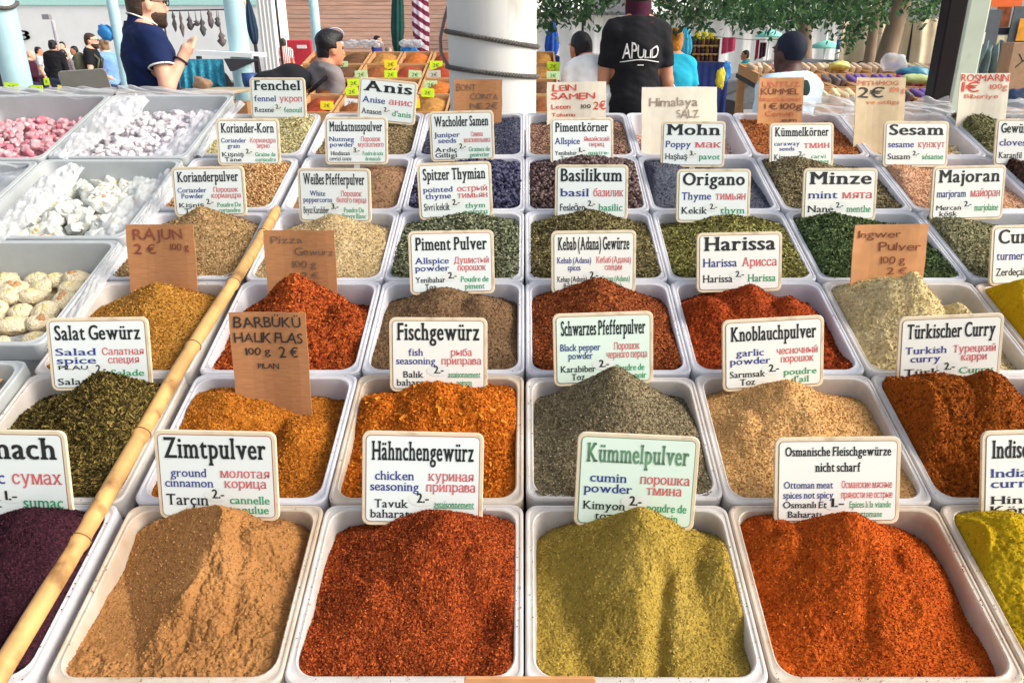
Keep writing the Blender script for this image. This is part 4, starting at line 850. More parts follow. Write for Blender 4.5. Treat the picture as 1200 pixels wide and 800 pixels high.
sheet(L(u1 - .11, v0 + .01, -.016), L(u1 - .012, v0 + .01, -.004), L(u1 - .012, v1 - .03, -.004), L(u1 - .08, v1 - .05, -.02), 'clear film over the right side of the sugared lumps', .012, seed=35, fs=(4, 5))
# cardboard just in front of the cumin tub
P = place_panel(545, 697, 794, 900, 0, 14, .02)
single('cardboard_sheet', P.slab(-P.w / 2, P.w / 2, 0, P.h, .002, -.003, 0), M_CARD3, P.p0, 'plain tan cardboard edge in front of the cumin tub', 'cardboard')
# ------------------------------------------------------------------ setting
M_GROUND = mat('paving', (.34, .32, .29), rough=.9, var=.15, scale=2.5, dirt=(.24, .22, .2), dscale=1.2, bump=.2)
mb = MB(); n = 24; gx = np.linspace(-90, 90, n); gy = np.linspace(-40, 160, n); X, Y = np.meshgrid(gx, gy); mb.grid(np.stack([X, Y, X * 0], -1))
o = single('ground', mb, M_GROUND, (0, 0, 0), 'pale paved market square', 'ground', kind='structure')
del o['category']
gz = lambda p: np.array([p[0], p[1], 0.0])
def pxbox(mb, x0, x1, y0, y1, z, th, zc=None, bev=0.0):
    """upright box whose front face covers this part of the photograph at depth z"""
    a, b = W(x0, y1, z), W(x1, y0, z); mb.box(((a[0] + b[0]) / 2, (a[1] + b[1]) / 2 + th / 2, (a[2] + b[2]) / 2), (b[0] - a[0], th, abs(b[2] - a[2])), bev=bev); return mb
def to_ground(mb, x0, x1, y0, z, th):
    a, b = W(x0, y0, z), W(x1, y0, z); h = a[2]; mb.box(((a[0] + b[0]) / 2, a[1] + th / 2, h / 2), (b[0] - a[0], th, h)); return mb
M_WHITEP = mat('white_paint', (.80, .82, .82), rough=.5, var=.04, scale=3, dirt=(.62, .66, .66), dscale=1.5, dlo=.62)
M_WHITEF = mat('white_fabric', (.82, .82, .80), rough=.9, var=.04, scale=4)
M_GLASSD = mat('dark_glass', (.03, .035, .045), rough=.12, spec=.6)
M_AQUA = mat('aqua_paint', (.45, .76, .72), rough=.5, var=.06)
M_DARK = mat('dark_metal', (.03, .03, .035), rough=.5)
M_PLANK = mat('planks_pink_brown', srgb(205, 165, 145), rough=.75, var=.18, scale=1.4, stretch=(1, 1, 9), dirt=srgb(176, 130, 112), dscale=1.1, dlo=.55)
M_BLUEP = mat('pale_blue_paint', srgb(176, 212, 220), rough=.4, var=.08, scale=6, dirt=srgb(120, 150, 158), dscale=7, dlo=.64, spec=.5)
M_ROPE = mat('rope', srgb(95, 92, 88), rough=.9, var=.4, scale=160, bump=.5)
# plank clad hall
hall = thing('market_hall', 'building clad in pinkish brown horizontal boards behind the stalls', 'building', gz(W(450, 45, 24)))
a, b = W(318, 45, 24), W(640, 45, 24); ww = b[0] - a[0]
mb = MB().box(((a[0] + b[0]) / 2, a[1] + 3.1, 2.4), (ww, 6, 4.8)); part('wall', mb, M_WHITEP, hall)
mb = MB()
for i in range(38):
    z0 = .05 + i * .125; x = a[0]
    while x < b[0] - .01:
        l = min(random.uniform(1.6, 3.2), b[0] - x); mb.box((x + l / 2, a[1] + .06 + random.uniform(-.006, .006), z0 + .06), (l - .006, .035, .114)); x += l
part('cladding', mb, M_PLANK, hall)
mb = MB().box(((a[0] + b[0]) / 2, a[1] + 3, 4.95), (ww + .8, 7, .25)); part('roof', mb, M_DARK, hall)
# white sales truck
tk = thing('sales_truck', 'long white sales truck with a dark window band at the back left', 'truck', gz(W(130, 45, 20)))
a, b = W(-90, 45, 20), W(309, 45, 20); cx = (a[0] + b[0]) / 2; ww = b[0] - a[0]
mb = MB().box((cx, a[1] + 1.2, 1.95), (ww, 2.4, 2.9), bev=.08); part('body', mb, M_WHITEP, tk)
for i in range(5):
    x0 = a[0] + ww * (i + .06) / 5; mb = MB().box((x0 + ww * .088, a[1] - .012, 2.95), (ww * .176, .03, .55), bev=.01); part('window', mb, M_GLASSD, tk)
mb = MB().box((cx, a[1] - .02, 2.50), (ww * .99, .05, .20)); part('stripe', mb, M_AQUA, tk)
for x in (.12, .22, .84):
    mb = MB(); c = np.array([a[0] + ww * x, a[1] - .02, .45]); rings = [[c + [.43 * math.cos(t), q, .43 * math.sin(t)] for t in np.linspace(0, 6.283, 24, endpoint=False)] for q in (0, .25)]; mb.loft(rings); part('wheel', mb, M_DARK, tk)
def wall_text(root, nm, s, x0, x1, yb, yt, z, ink, wt='bold', dz=.03):
    p, q = W(x0, yb, z), W(x1, yt, z); V, F, wd = text_shape(s, wt); mb = MB()
    mb.add([(p[0] + v[0] / wd * (q[0] - p[0]), p[1] - dz, p[2] + v[1] / .69 * (q[2] - p[2])) for v in V], F); part(nm, mb, ink, root)
wall_text(tk, 'lettering', '53!', 24, 37, 47, 36, 20, M_INK['k'])
for (x0, x1, y) in ((42, 50, 36), (60, 88, 35.5), (96, 112, 35), (24, 34, 20), (56, 66, 19.5)):
    mb = pxbox(MB(), x0, x1, y - .6, y + .6, 20, .02); v = mb; v.v = [q - [0, .03, 0] for q in v.v]; part('marking', v, mat('marking_grey', (.3, .38, .38)), tk)
# white tent wall beside it
tw = thing('tent_wall', 'narrow white tent wall between the truck and the boards', 'tent', gz(W(317, 45, 17)))
mb = MB(); a, b = W(309, 76, 17), W(327, -60, 17); n = 24
P = np.array([[[a[0] + (b[0] - a[0]) * i / (n - 1), a[1] + .03 * math.sin(i * 1.1), .02 + (b[2]) * j / 8] for i in range(n)] for j in range(9)]); mb.grid(P); mb.grid(P[:, ::-1] + [0, .02, 0]); part('cloth', mb, M_WHITEF, tw, True)
for x in (309, 327):
    p = W(x, 45, 17.05); mb = MB().tube([(p[0], p[1] + .05, 0), (p[0], p[1] + .05, b[2])], .025); part('pole', mb, M_DARK, tw, True)
# posts of the market roof
def post(x, z, wpx, label, y_top=-260, top=4.0, rope=None, k=28, m=None):
    p = gz(W(x, 45, z)); r_ = wpx * z / FPX / 2
    t = thing('roof_post', label, 'post', p); mb = MB().lathe(p, [(r_, .0), (r_, .9), (r_, 1.8), (r_, top)], k); part('shaft', mb, m or M_BLUEP, t, True)
    mb = MB().lathe(p, [(r_ * 1.6, 0.002), (r_ * 1.6, .02), (r_ * 1.05, .05)], k); part('foot', mb, M_DARK, t, True)
    for y in rope or []:
        zc = W(x, y, z)[2]; mb = MB(); mb.tube([p + [(r_ + .012) * math.cos(a), (r_ + .012) * math.sin(a), zc + .02 * math.sin(a * 2)] for a in np.linspace(0, 6.4, 40)], .013, 8); part('rope', mb, M_ROPE, t, True)
    return t
post(9, 5.2, 31, 'thick pale blue post with a rope band at the left edge', rope=[7])
post(139, 9, 12, 'slim pale blue post behind the man in the navy polo')
post(279, 6.6, 23, 'pale blue post behind the white counter board')
post(371, 17, 11, 'thin pale blue post before the board clad hall')
post(66, 18, 4, 'thin grey post standing in the crowd', top=2.0, m=mat('grey_post', (.4, .38, .42)))
mb = pxbox(MB(), 49, 57, 17, 23, 17, .12); single('meter_box', mb, mat('grey_box', (.25, .25, .27)), W(53, 23, 17), 'small grey box high up behind the crowd', 'box')
# white column with ropes, close behind the stall
pc = gz(W(577, 60, 3.1)); rc_ = 103 * 3.1 / FPX / 2
M_COLUMN = mat('column_white', (.60, .60, .58), rough=.6, var=.07, scale=3, stretch=(1, 1, .35), dirt=(.40, .37, .32), dscale=9, dlo=.58, bump=.12, bscale=24)
colm = thing('white_column', 'thick round white column with two ropes tied around it', 'column', pc)
mb = MB().lathe(pc, [(rc_, z) for z in np.linspace(0, 4.2, 20)], 64, wob=lambda i, j: .002 * math.sin(j * 1.3 + i)); part('shaft', mb, M_COLUMN, colm, True)
mb = MB().lathe(pc, [(rc_ * 1.25, .001), (rc_ * 1.25, .14), (rc_ * 1.02, .17)], 48); part('base', mb, M_COLUMN, colm, True)
def rope_on(yl, yr, r_=.007):
    z0, z1 = W(527, yl, 3.1)[2], W(628, yr, 3.1)[2]; t = thing('rope', f'dark twisted rope around the white column, {"upper" if yl < 60 else "lower"} of the two', 'rope', pc + [0, -rc_, (z0 + z1) / 2])
    for s in (0, math.pi):
        mb = MB(); mb.tube([pc + [(rc_ + .006) * math.cos(a) + .005 * math.cos(a * 46 + s) * math.cos(a), (rc_ + .006) * math.sin(a) + .005 * math.cos(a * 46 + s) * math.sin(a), (z0 + z1) / 2 + (z1 - z0) / 2 * math.cos(a) + .005 * math.sin(a * 46 + s)] for a in np.linspace(0, 6.3, 300)], r_ * .75, 6); part('strand', mb, M_ROPE, t, True)
rope_on(37, 55); rope_on(78, 90)
mb = MB(); mb.tube([W(x, y, 3.2) for x, y in ((528, -40), (527, 0), (521, 22), (516, 45), (517, 62), (523, 74), (533, 82), (545, 86))], .007, 8); single('hose', mb, mat('hose_grey', (.22, .16, .15)), W(520, 40, 3.2), 'thin brown hose curving beside the white column', 'hose', smooth=True)
# dark pole at the right
pr = gz(W(1108, 60, 3.3)); mb = MB().box((pr[0], pr[1], 1.9), (.078, .078, 3.8), bev=.006); single('dark_pole', mb, mat('dark_brown_paint', (.014, .009, .011), rough=.5, var=.3, scale=6, spec=.15), pr, 'dark brown square pole standing behind the right tubs', 'pole')
# plank along the back edge of the stall, left
pl_ = [W(-30, 121, 2.15), W(292, 116, 2.15)]; mb = MB().box(((pl_[0][0] + pl_[1][0]) / 2, pl_[0][1], pl_[0][2] - .03), (pl_[1][0] - pl_[0][0], .04, .07)); single('wooden_plank', mb, M_WOOD, pl_[0], 'brown wooden plank behind the trays of sweets', 'plank')
# ------------------------------------------------------------------ left: table, laptop, rail with bunches
M_TABLE = mat('table_dark', (.06, .045, .04), rough=.7)
M_LIME = mat('lime_card', srgb(204, 240, 40), rough=.6, var=.06); M_MINTC = mat('pale_green_card', srgb(190, 224, 170), rough=.6, var=.06); M_YELC = mat('yellow_card', srgb(240, 220, 40), rough=.6, var=.06); M_GREYC = mat('grey_card', srgb(196, 196, 184), rough=.6, var=.06)
tb = thing('trestle_table', 'dark trestle table behind the plank at the left', 'table', gz(W(80, 118, 4.6)))
a, b = W(-40, 112, 4.4), W(160, 112, 4.4); mb = MB().box(((a[0] + b[0]) / 2, a[1] + .35, a[2] - .02), (b[0] - a[0], .8, .04)); part('table_top', mb, M_TABLE, tb)
for x in (.05, .95):
    for y in (.05, .65): mb = MB().box((a[0] + (b[0] - a[0]) * x, a[1] + y, (a[2] - .04) / 2), (.04, .04, a[2] - .04)); part('leg', mb, M_TABLE, tb)
lt = thing('laptop', 'open grey laptop seen from behind its lid', 'laptop', W(103, 114, 4.3))
M_LAP = mat('laptop_grey', srgb(150, 148, 140), rough=.45, var=.04, metal=.2)
c = W(100, 112, 4.45)
mb = MB().box((c[0] + .01, c[1] + .12, c[2] + .012), (.34, .24, .018), bev=.006); part('base', mb, M_LAP, lt)
A_ = [W(77, 114, 4.32), W(134, 114, 4.32), W(123, 80.5, 4.22), W(67, 84, 4.22)]; A_ = [np.array(q) for q in A_]; nn_ = np.cross(A_[1] - A_[0], A_[3] - A_[0]); nn_ /= np.linalg.norm(nn_)
def quadrr(A, rr_, off):
    k = []; cen = sum(A) / 4
    for i in range(4):
        p, q, s = A[i], A[(i + 1) % 4], A[(i - 1) % 4]; d1 = (s - p) / np.linalg.norm(s - p); d2 = (q - p) / np.linalg.norm(q - p)
        k += [p + d1 * rr_ + nn_ * off, p + (d1 + d2) * rr_ * .3 + nn_ * off, p + d2 * rr_ + nn_ * off]
    return k
part('lid', MB().loft([quadrr(A_, .018, -.005), quadrr(A_, .018, .004)]), M_LAP, lt)
def small_card(x, y, z, wpx, hpx, m, label, group, yaw=0):
    p = W(x, y + hpx / 2, z); w, h = wpx * z / FPX, hpx * z / FPX
    P = Panel(p, w, h, 10, random.uniform(-5, 5), yaw); t = thing('price_tag', label, 'price tag', p, group)
    part('card', P.slab(-w / 2, w / 2, 0, h, .003, -.003, 0), m, t)
    mb = MB(); P.text(mb, '2€', 'reg', -w * .25, w * .25, h * .3, h * .4, .001); part('price_mark', mb, mat('tag_ink', (.12, .16, .05)), t)
for x, y, z, w, h, m, l in ((14, 103, 4.5, 17, 11, M_LIME, 'lime price tag in front of the pale blue post'), (43, 105, 4.4, 15, 9, M_LIME, 'lime price tag between post and laptop'), (55, 96, 4.9, 6, 8, M_LIME, 'small lime price tag behind the laptop'), (72, 105, 4.5, 9, 9, M_YELC, 'yellow price tag left of the laptop')):
    small_card(x, y, z, w, h, m, l, 'price tags on the dark table')
M_TEA = mat('dark_tea', (.012, .014, .016), rough=.95, var=.5, scale=90, bump=.6)
for x, w, l in ((8, 34, 'black tea heap at the left edge of the dark table'), (37, 30, 'black tea heap beside the pale blue post')):
    p = W(x, 114, 4.35); mb = MB().lathe(p, [(w * 4.35 / FPX / 2 * q, .058 * (1 - q) ** .8) for q in np.linspace(1, .02, 12)], 28, wob=lambda i, j: .06 * math.sin(j * 2.1 + i)); single('tea_heap', mb, M_TEA, p, l, 'tea heap', 'tea heaps on the dark table', True)
rl = [W(190, 13, 14), W(285, 11, 14)]; hr = thing('hanging_rail', 'thin metal rail carrying dark bunches before the truck', 'rail', gz(W(238, 12, 14)))
part('bar', MB().tube(rl, .012, 8), M_DARK, hr, True)
for q in rl: part('upright', MB().tube([gz(q), q], .016, 8), M_DARK, hr, True)
M_BUNCH = [mat('bunch_dark', (.10, .10, .11), rough=.9, var=.4, scale=30), mat('bunch_brown', (.16, .13, .13), rough=.9, var=.4, scale=30)]
for i, (x, y0, y1, w) in enumerate(((206, 14, 38, 4), (215, 14, 44, 4), (224, 20, 36, 7), (231, 24, 31, 6), (239, 22, 43, 6), (248, 11, 34, 6), (256, 20, 32, 6), (261, 38, 55, 8))):
    p, q = W(x, y1, 13.96), W(x, y0, 13.96); r_ = w * 14 / FPX / 2; mb = MB(); top = W(x, 12.6, 13.96)
    h = q[2] - p[2]; mb.lathe(p, [(r_ * .15, 0), (r_ * .7, h * .15), (r_ * 1.1, h * .4), (r_ * .6, h * .6), (r_ * .9, h * .75), (r_ * .2, h), (.004, top[2] - p[2])], 10, wob=lambda a, b: .35 * math.sin(b * 2.7 + a * 1.9 + i))
    single('hanging_bunch', mb, M_BUNCH[i % 2], p, 'dark dried bunch hanging from the thin metal rail', 'hanging bunch', 'dark bunches on the rail', True)
# white counter board with dark bracket and teal cloth
M_TEAL = mat('teal_pattern_cloth', srgb(60, 150, 178), rough=.85, var=.45, scale=55, stretch=(1, 1, 1))
cb = thing('counter_board', 'white counter board with a dark bracket on the pale blue post', 'counter', gz(W(268, 64, 6.3)))
a, b = W(238, 60, 6.6), W(304, 66, 6.6); mb = MB().box(((a[0] + b[0]) / 2, a[1], (a[2] + b[2]) / 2), (b[0] - a[0], .4, .035), rot=(0, R(3.0), 0)); part('board', mb, M_WHITEP, cb)
mb = MB(); T3 = [W(262, 69, 6.1), W(300, 70, 6.1), W(270, 84, 6.1)]; mb.loft([[q for q in T3], [q + [0, .1, 0] for q in T3]]); part('bracket', mb, M_DARK, cb)
for x in (233, 300): p = W(x, 66, 6.4); part('leg', MB().box((p[0], p[1], p[2] / 2), (.035, .035, p[2])), M_DARK, cb)
mb = MB(); a, b = W(212, 104, 6.25), W(266, 69, 6.25); n = 40
P = np.array([[[a[0] + (b[0] - a[0]) * i / (n - 1), a[1] + .03 * math.sin(i * .9) * (1 - j / 11), a[2] + (b[2] - a[2]) * j / 11 - (.05 * math.sin(i * .35) if j == 0 else 0)] for i in range(n)] for j in range(12)]); mb.grid(P); mb.grid((P + [0, .004, 0])[:, ::-1]); single('teal_cloth', mb, M_TEAL, a, 'teal patterned cloth hanging under the white counter board', 'cloth', smooth=True)
bp_ = W(293, 95, 6.2); mb = MB().lathe(bp_ - [0, 0, .05], [(.05, 0), (.06, .05), (.06, .11)], 16); single('blue_bin', mb, mat('blue_plastic', (.03, .08, .24), rough=.4), bp_, 'blue plastic bin under the counter board', 'bin', smooth=True)
mb = pxbox(MB(), 222, 273, 107, 111, 3.2, .3, bev=.005); single('flat_cardboard', mb, M_CARD2, W(247, 111, 3.2), 'flat tan cardboard lid beside the man in the navy polo', 'cardboard')
v, f, _ = lump(.045, .03, .030, 3, .6, 14, 2.0); mb = MB(); mb.add(v + W(238, 107, 3.6), f); single('paper_bag', mb, mat('brown_paper', srgb(176, 140, 110), rough=.9, bump=.6), W(238, 107, 3.6), 'crumpled light brown paper bag on the cardboard lid', 'bag', smooth=True)
# umbrellas
def closed_umbrella(x, y0, y1, z, wpx, m, label, lean=0, waist=.85, m2=None, topz=None):
    p0, p1 = W(x, y1, z), W(x + lean, y0, z); r_ = wpx * z / FPX / 2
    t = thing('closed_umbrella', label, 'umbrella', gz(p0)); L_ = np.linalg.norm(p1 - p0); ax = (p1 - p0) / L_
    mb = MB(); rings = []
    for q, rr_ in ((0, .45), (.12, .8), (.3, 1), (.55, .9), (.8, .6), (.97, .3), (1, .1)):
        rings.append([p0 + ax * L_ * q + np.array([math.cos(a), math.sin(a), 0]) * r_ * rr_ * (1 + .16 * math.cos(8 * a)) for a in np.linspace(0, 6.2832, 48, endpoint=False)])
    mb.loft(rings); part('canopy', mb, m, t, True)
    part('pole', MB().tube([gz(p0 - ax * p0[2] / max(ax[2], .1)), p1 + ax * .06], .018, 10), M_DARK, t, True)
    if m2: 
        mb = MB(); q = p0 + ax * L_ * .3; mb.tube([q + np.array([math.cos(a), math.sin(a), 0]) * r_ * 1.12 for a in np.linspace(0, 6.3, 30)], .02, 6); part('strap', mb, m2, t, True)
M_DGREEN = mat('umbrella_green', (.008, .06, .05), rough=.8, var=.2, scale=5)
def striped(name, a, b, scale, rot=(0, 0, 0)):
    m, t, p = new_mat(name); setp(p, Roughness=.85); tc = t.nodes.new('ShaderNodeTexCoord'); mp = t.nodes.new('ShaderNodeMapping'); mp.inputs['Rotation'].default_value = rot
    wv = t.nodes.new('ShaderNodeTexWave'); wv.inputs['Scale'].default_value = scale; wv.inputs['Distortion'].default_value = 1.2
    rp = t.nodes.new('ShaderNodeValToRGB'); rp.color_ramp.interpolation = 'CONSTANT'; rp.color_ramp.elements[0].color = (*a, 1); rp.color_ramp.elements[1].color = (*b, 1); rp.color_ramp.elements[1].position = .5
    t.links.new(tc.outputs['Object'], mp.inputs[0]); t.links.new(mp.outputs[0], wv.inputs[0]); t.links.new(wv.outputs[0], rp.inputs[0]); t.links.new(rp.outputs[0], p.inputs[0]); return m
M_STRIPE = striped('umbrella_stripes', srgb(122, 34, 66), srgb(238, 214, 220), 4.2, (0, R(58), 0))
closed_umbrella(466, -40, 64, 8.5, 14, M_DGREEN, 'closed dark green umbrella in front of the boards')
closed_umbrella(495, -90, 80, 7.4, 18, M_STRIPE, 'closed umbrella striped in wine red and white', lean=-6)
closed_umbrella(299, -2, 52, 7.6, 11, mat('umbrella_navy', (.012, .035, .07), rough=.8), 'closed navy umbrella leaning before the white tent wall', lean=-9)
closed_umbrella(646, 25, 68, 8.0, 15, mat('umbrella_blue', (.02, .10, .52), rough=.7, var=.2), 'closed bright blue umbrella right of the white column', lean=2)
closed_umbrella(804, 32, 66, 9.5, 13, mat('umbrella_cyan', (.06, .52, .78), rough=.7, var=.1), 'closed cyan umbrella behind the person in teal')
v, f, _ = lump(.09, .08, .09, 9, .4, 10, 2.0); mb = MB(); mb.add(v + W(126, 49, 9), f); single('blue_bag', mb, mat('blue_bag_plastic', (.03, .22, .55), rough=.4, bump=.4), W(126, 49, 9), 'blue bag hanging on the slim pale blue post', 'bag', smooth=True)
# yellow notice on truck side
mb = pxbox(MB(), 276, 288, -6, 17, 11, .02); nb = thing('notice_board', 'small notice board with yellow bands on the pale blue post', 'notice', W(282, 17, 11)); part('board', mb, M_WHITEP, nb)
for y in (3, 8, 13): mb = pxbox(MB(), 277, 287, y - 1.3, y + 1.3, 10.98, .012); part('band', mb, M_YELC, nb)
# ------------------------------------------------------------------ middle stall with price tags
M_CRATE = mat('crate_wood', srgb(196, 150, 102), rough=.8, var=.15, scale=8, stretch=(1, 6, 6))
class Slope:
    def __init__(s, xl, xr, yf, zf, yb, zb):
        s.a, s.b = W(xl, yf, zf), W(xr, yf, zf); c = W(xl, yb, zb); s.up = c - s.a; s.up[0] = 0; s.rt = s.b - s.a
        n_ = np.cross(s.rt, s.up); s.n = n_ / np.linalg.norm(n_); s.tilt = math.atan2(s.up[2], s.up[1])
    def pt(s, x, y, h=0): return s.a + s.rt * x + s.up * y + s.n * h
    def hit(s, px, py, h=0): d = W(px, py, 1) - CAM; t = ((s.a + s.n * h - CAM) @ s.n) / (d @ s.n); return CAM + t * d
def stall_base(S, name, label):
    t = thing(name, label, 'stall', gz(S.pt(.5, .5)))
    mb = MB(); mb.loft([[S.pt(x, y, h) for x, y in ((0, 0), (1, 0), (1, 1), (0, 1))] for h in (-.05, -.02)]); part('board', mb, M_TABLE, t)
    for x in (.02, .5, .98):
        for y in (.04, .96): p = S.pt(x, y, -.05); part('leg', MB().box((p[0], p[1], p[2] / 2), (.05, .05, p[2])), M_CRATE, t)
    return t
S2 = Slope(300, 660, 142, 5.1, 68, 6.5); stall_base(S2, 'spice_stall', 'wooden stall stepped with orange spice crates and price tags')
SPC = [mat('far_spice_orange', srgb(176, 98, 40), rough=.95, var=.3, scale=50, bump=.4), mat('far_spice_brown', srgb(134, 78, 40), rough=.95, var=.3, scale=50, bump=.4), mat('far_spice_ochre', srgb(168, 120, 60), rough=.95, var=.3, scale=50, bump=.4), mat('far_spice_red', srgb(150, 62, 36), rough=.95, var=.3, scale=50, bump=.4), mat('far_spice_dark', srgb(92, 62, 40), rough=.95, var=.3, scale=50, bump=.4)]
SPN = ['orange', 'brown', 'ochre', 'red', 'dark brown']
def crate_mesh(S, x0, x1, y0, y1):
    mb = MB(); hx = np.linalg.norm(S.rt) * (x1 - x0) / 2; hy = np.linalg.norm(S.up) * (y1 - y0) / 2; rt = S.rt / np.linalg.norm(S.rt); up = S.up / np.linalg.norm(S.up); c = S.pt((x0 + x1) / 2, (y0 + y1) / 2, 0)
    q = lambda a, b, h: c + rt * a + up * b + S.n * h
    for (a0, a1, b0, b1) in ((-hx, hx, -hy, -hy + .012), (-hx, hx, hy - .012, hy), (-hx, -hx + .012, -hy + .012, hy - .012), (hx - .012, hx, -hy + .012, hy - .012)):
        mb.loft([[q(a0, b0, h), q(a1, b0, h), q(a1, b1, h), q(a0, b1, h)] for h in (-.018, .055)])
    mb.loft([[q(-hx + .002, -hy + .002, h), q(hx - .002, -hy + .002, h), q(hx - .002, hy - .002, h), q(-hx + .002, hy - .002, h)] for h in (-.019, -.012)])
    n = 14; X, Y = np.meshgrid(np.linspace(-1, 1, n), np.linspace(-1, 1, n)); H = .02 + .06 * (1 - X ** 2) * (1 - Y ** 2) + .012 * fbm(X * 3 + x0 * 40, Y * 3 + y0 * 40, 3, 3)
    P = c + X[..., None] * rt * (hx - .013) + Y[..., None] * up * (hy - .013) + H[..., None] * S.n
    h = MB(); h.grid(P); return mb, h, c
nx, ny = 8, 4
ORD = ['front', 'second', 'third', 'back']
for j in range(ny):
    for i in range(nx):
        k = (i * 3 + j * 2 + (i * j) % 3) % 5; mb, h, c = crate_mesh(S2, i / nx + .004, (i + 1) / nx - .004, j / ny + .006, (j + 1) / ny - .006)
        single('wooden_crate', mb, M_CRATE, c, f'wooden crate of {SPN[k]} spice in the {ORD[j]} tier of the middle stall', 'crate', 'crates on the middle stall')
        single('spice_mound', h, SPC[k], c, f'{SPN[k]} spice mound in the {ORD[j]} tier of the middle stall', 'spice mound', 'mounds on the middle stall', True)
for i, (x, y, m, l) in enumerate(((458, 76, M_YELC, 'yellow price tag under the dark green umbrella'), (458, 88, M_LIME, 'lime price tag below the yellow tag'), (486, 88, M_MINTC, 'pale green price tag under the striped umbrella'), (511, 77, M_LIME, 'lime price tag close to the white column'), (509, 88, M_GREYC, 'grey price tag below the lime one at the column'), (505, 100, M_MINTC, 'pale green price tag above the lowest lime one'), (501, 109, M_LIME, 'lowest lime price tag right of the anise sign'), (424, 88, M_MINTC, 'pale green price tag above the anise sign'), (415, 98, M_LIME, 'lime price tag left of the anise sign'), (413, 108, M_LIME, 'lower lime price tag left of the anise sign'), (400, 77, M_MINTC, 'pale green price tag beside the blue bucket'), (397, 99, mat('tan_card', srgb(206, 186, 120)), 'tan price tag right of the man in grey'), (411, 121, M_WHITEP, 'white price tag low beside the anise sign'), (485, 122, M_YELC, 'yellow price tag low right of the anise sign'), (383, 124, M_YELC, 'small yellow price tag at the elbow of the man in grey'), (648, 78, M_LIME, 'lime price tag right of the white column'), (648, 89, M_MINTC, 'pale green price tag behind the linseed card'))):
    p = S2.hit(x, y, .07); small_card(x, y, depth(p), 15, 10, m, l, 'price tags on the middle stall')
M_BAG = mat_translucent('clear_bag', (.8, .84, .88), rough=.1, trans=.3, alpha=.35)
for x in (395, 412, 428, 440, 478, 488):
    p = S2.pt(0, 1, .06); p = np.array([W(x, 70, depth(p))[0], p[1] + .03, p[2] + .02]); v, f, _ = lump(.055, .04, .028, x, .7, 16, 2.6); mb = MB(); mb.add(v + p, f); single('clear_bag', mb, M_BAG, p, 'clear plastic bag on the back edge of the middle stall', 'bag', 'clear bags on the middle stall', True)
p = S2.pt(0, 1.05, 0); p = np.array([W(391, 66, depth(p))[0], p[1] + .1, p[2] + .07]); bk = thing('blue_bucket', 'bright blue bucket beside the head of the man in grey', 'bucket', p)
part('body', MB().lathe(p, [(.05, 0), (.07, .1), (.075, .11), (.066, .105), (.046, .01)], 24), mat('bucket_blue', (.02, .12, .72), rough=.35), bk, True)
part('handle', MB().tube([p + [.073 * math.cos(a), .02, .10 + .05 * math.sin(a)] for a in np.linspace(0, math.pi, 14)], .004, 6), M_WHITEP, bk, True)
part('base', MB().lathe(p - [0, 0, .5], [(.05, 0), (.05, .498)], 12), M_DARK, bk, True)
p = W(480, 73, 6.6); v, f, _ = lump(.075, .07, .07, 77, .3, 10, 2.2); mb = MB(); mb.add(v + p, f); single('blue_bag', mb, mat('bag_blue', (.02, .2, .55), rough=.4, var=.3, scale=20), p, 'blue bag under the dark green umbrella', 'bag', smooth=True)
# red cooler far behind
mb = pxbox(MB(), 335, 364, 47, 64, 19, .6, bev=.03); rc2 = thing('red_cooler', 'red ice cream cooler before the board clad hall', 'cooler', gz(W(350, 64, 19)))
a, b = W(335, 45, 19), W(364, 47, 19); part('body', MB().box(((a[0] + b[0]) / 2, a[1] + .3, b[2] / 2), (b[0] - a[0], .6, b[2]), bev=.03), mat('red_paint', (.55, .04, .06), rough=.4), rc2)
part('label_plate', pxbox(MB(), 348, 359, 53, 57, 18.97, .02), M_WHITEP, rc2)
# ------------------------------------------------------------------ right: marquee, shelf of jars, clothes line, parasols
mq = thing('white_marquee', 'large white marquee filling the background on the right', 'tent', gz(W(815, 45, 21)))
a, b = W(628, 12, 21), W(1012, 12, 21); n = 120
P = np.array([[[a[0] + (b[0] - a[0]) * i / (n - 1), a[1] + .06 * math.sin(i * .8) + .03 * math.sin(i * 2.3), .02 + a[2] * j / 6] for i in range(n)] for j in range(7)]); mb = MB(); mb.grid(P); mb.grid((P + [0, .02, 0])[:, ::-1]); part('wall', mb, M_WHITEF, mq, True)
mb = MB(); P = np.array([[[a[0] - .3 + (b[0] - a[0] + .6) * i / 39, a[1] - .4 + 3.2 * j, a[2] - .12 + 1.6 * j + .06 * math.sin(i * 1.6)] for i in range(40)] for j in (0, 1)]); mb.grid(P); mb.grid((P + [0, 0, .02])[:, ::-1]); part('roof', mb, M_WHITEF, mq, True)
for i in range(5): x = a[0] + (b[0] - a[0]) * i / 4; part('pole', MB().tube([(x, a[1] - .1, 0), (x, a[1] - .1, a[2])], .03, 8), M_WHITEP, mq, True)
ga = thing('grey_awning', 'flat grey awning above the man in white', 'awning', gz(W(720, 45, 12)))
a, b = W(688, 17, 12), W(752, 17, 12); part('sheet', MB().box(((a[0] + b[0]) / 2, a[1] + .5, a[2] + .16), (b[0] - a[0], 1.0, .30), bev=.02), mat('grey_canvas', (.28, .28, .31), rough=.9), ga)
for q in (a, b): part('pole', MB().tube([(q[0], q[1] + .9, 0), (q[0], q[1] + .9, a[2])], .02, 8), M_DARK, ga, True)
js = thing('jar_shelf', 'narrow shelf crowded with dark jars behind the person in teal', 'shelf', gz(W(826, 70, 9.6)))
a, b = W(810, 73, 9.6), W(841, 73, 9.6)
part('back_panel', MB().box(((a[0] + b[0]) / 2, a[1] + .15, W(826, 60, 9.6)[2]), (b[0] - a[0], .012, .34)), M_TABLE, js)
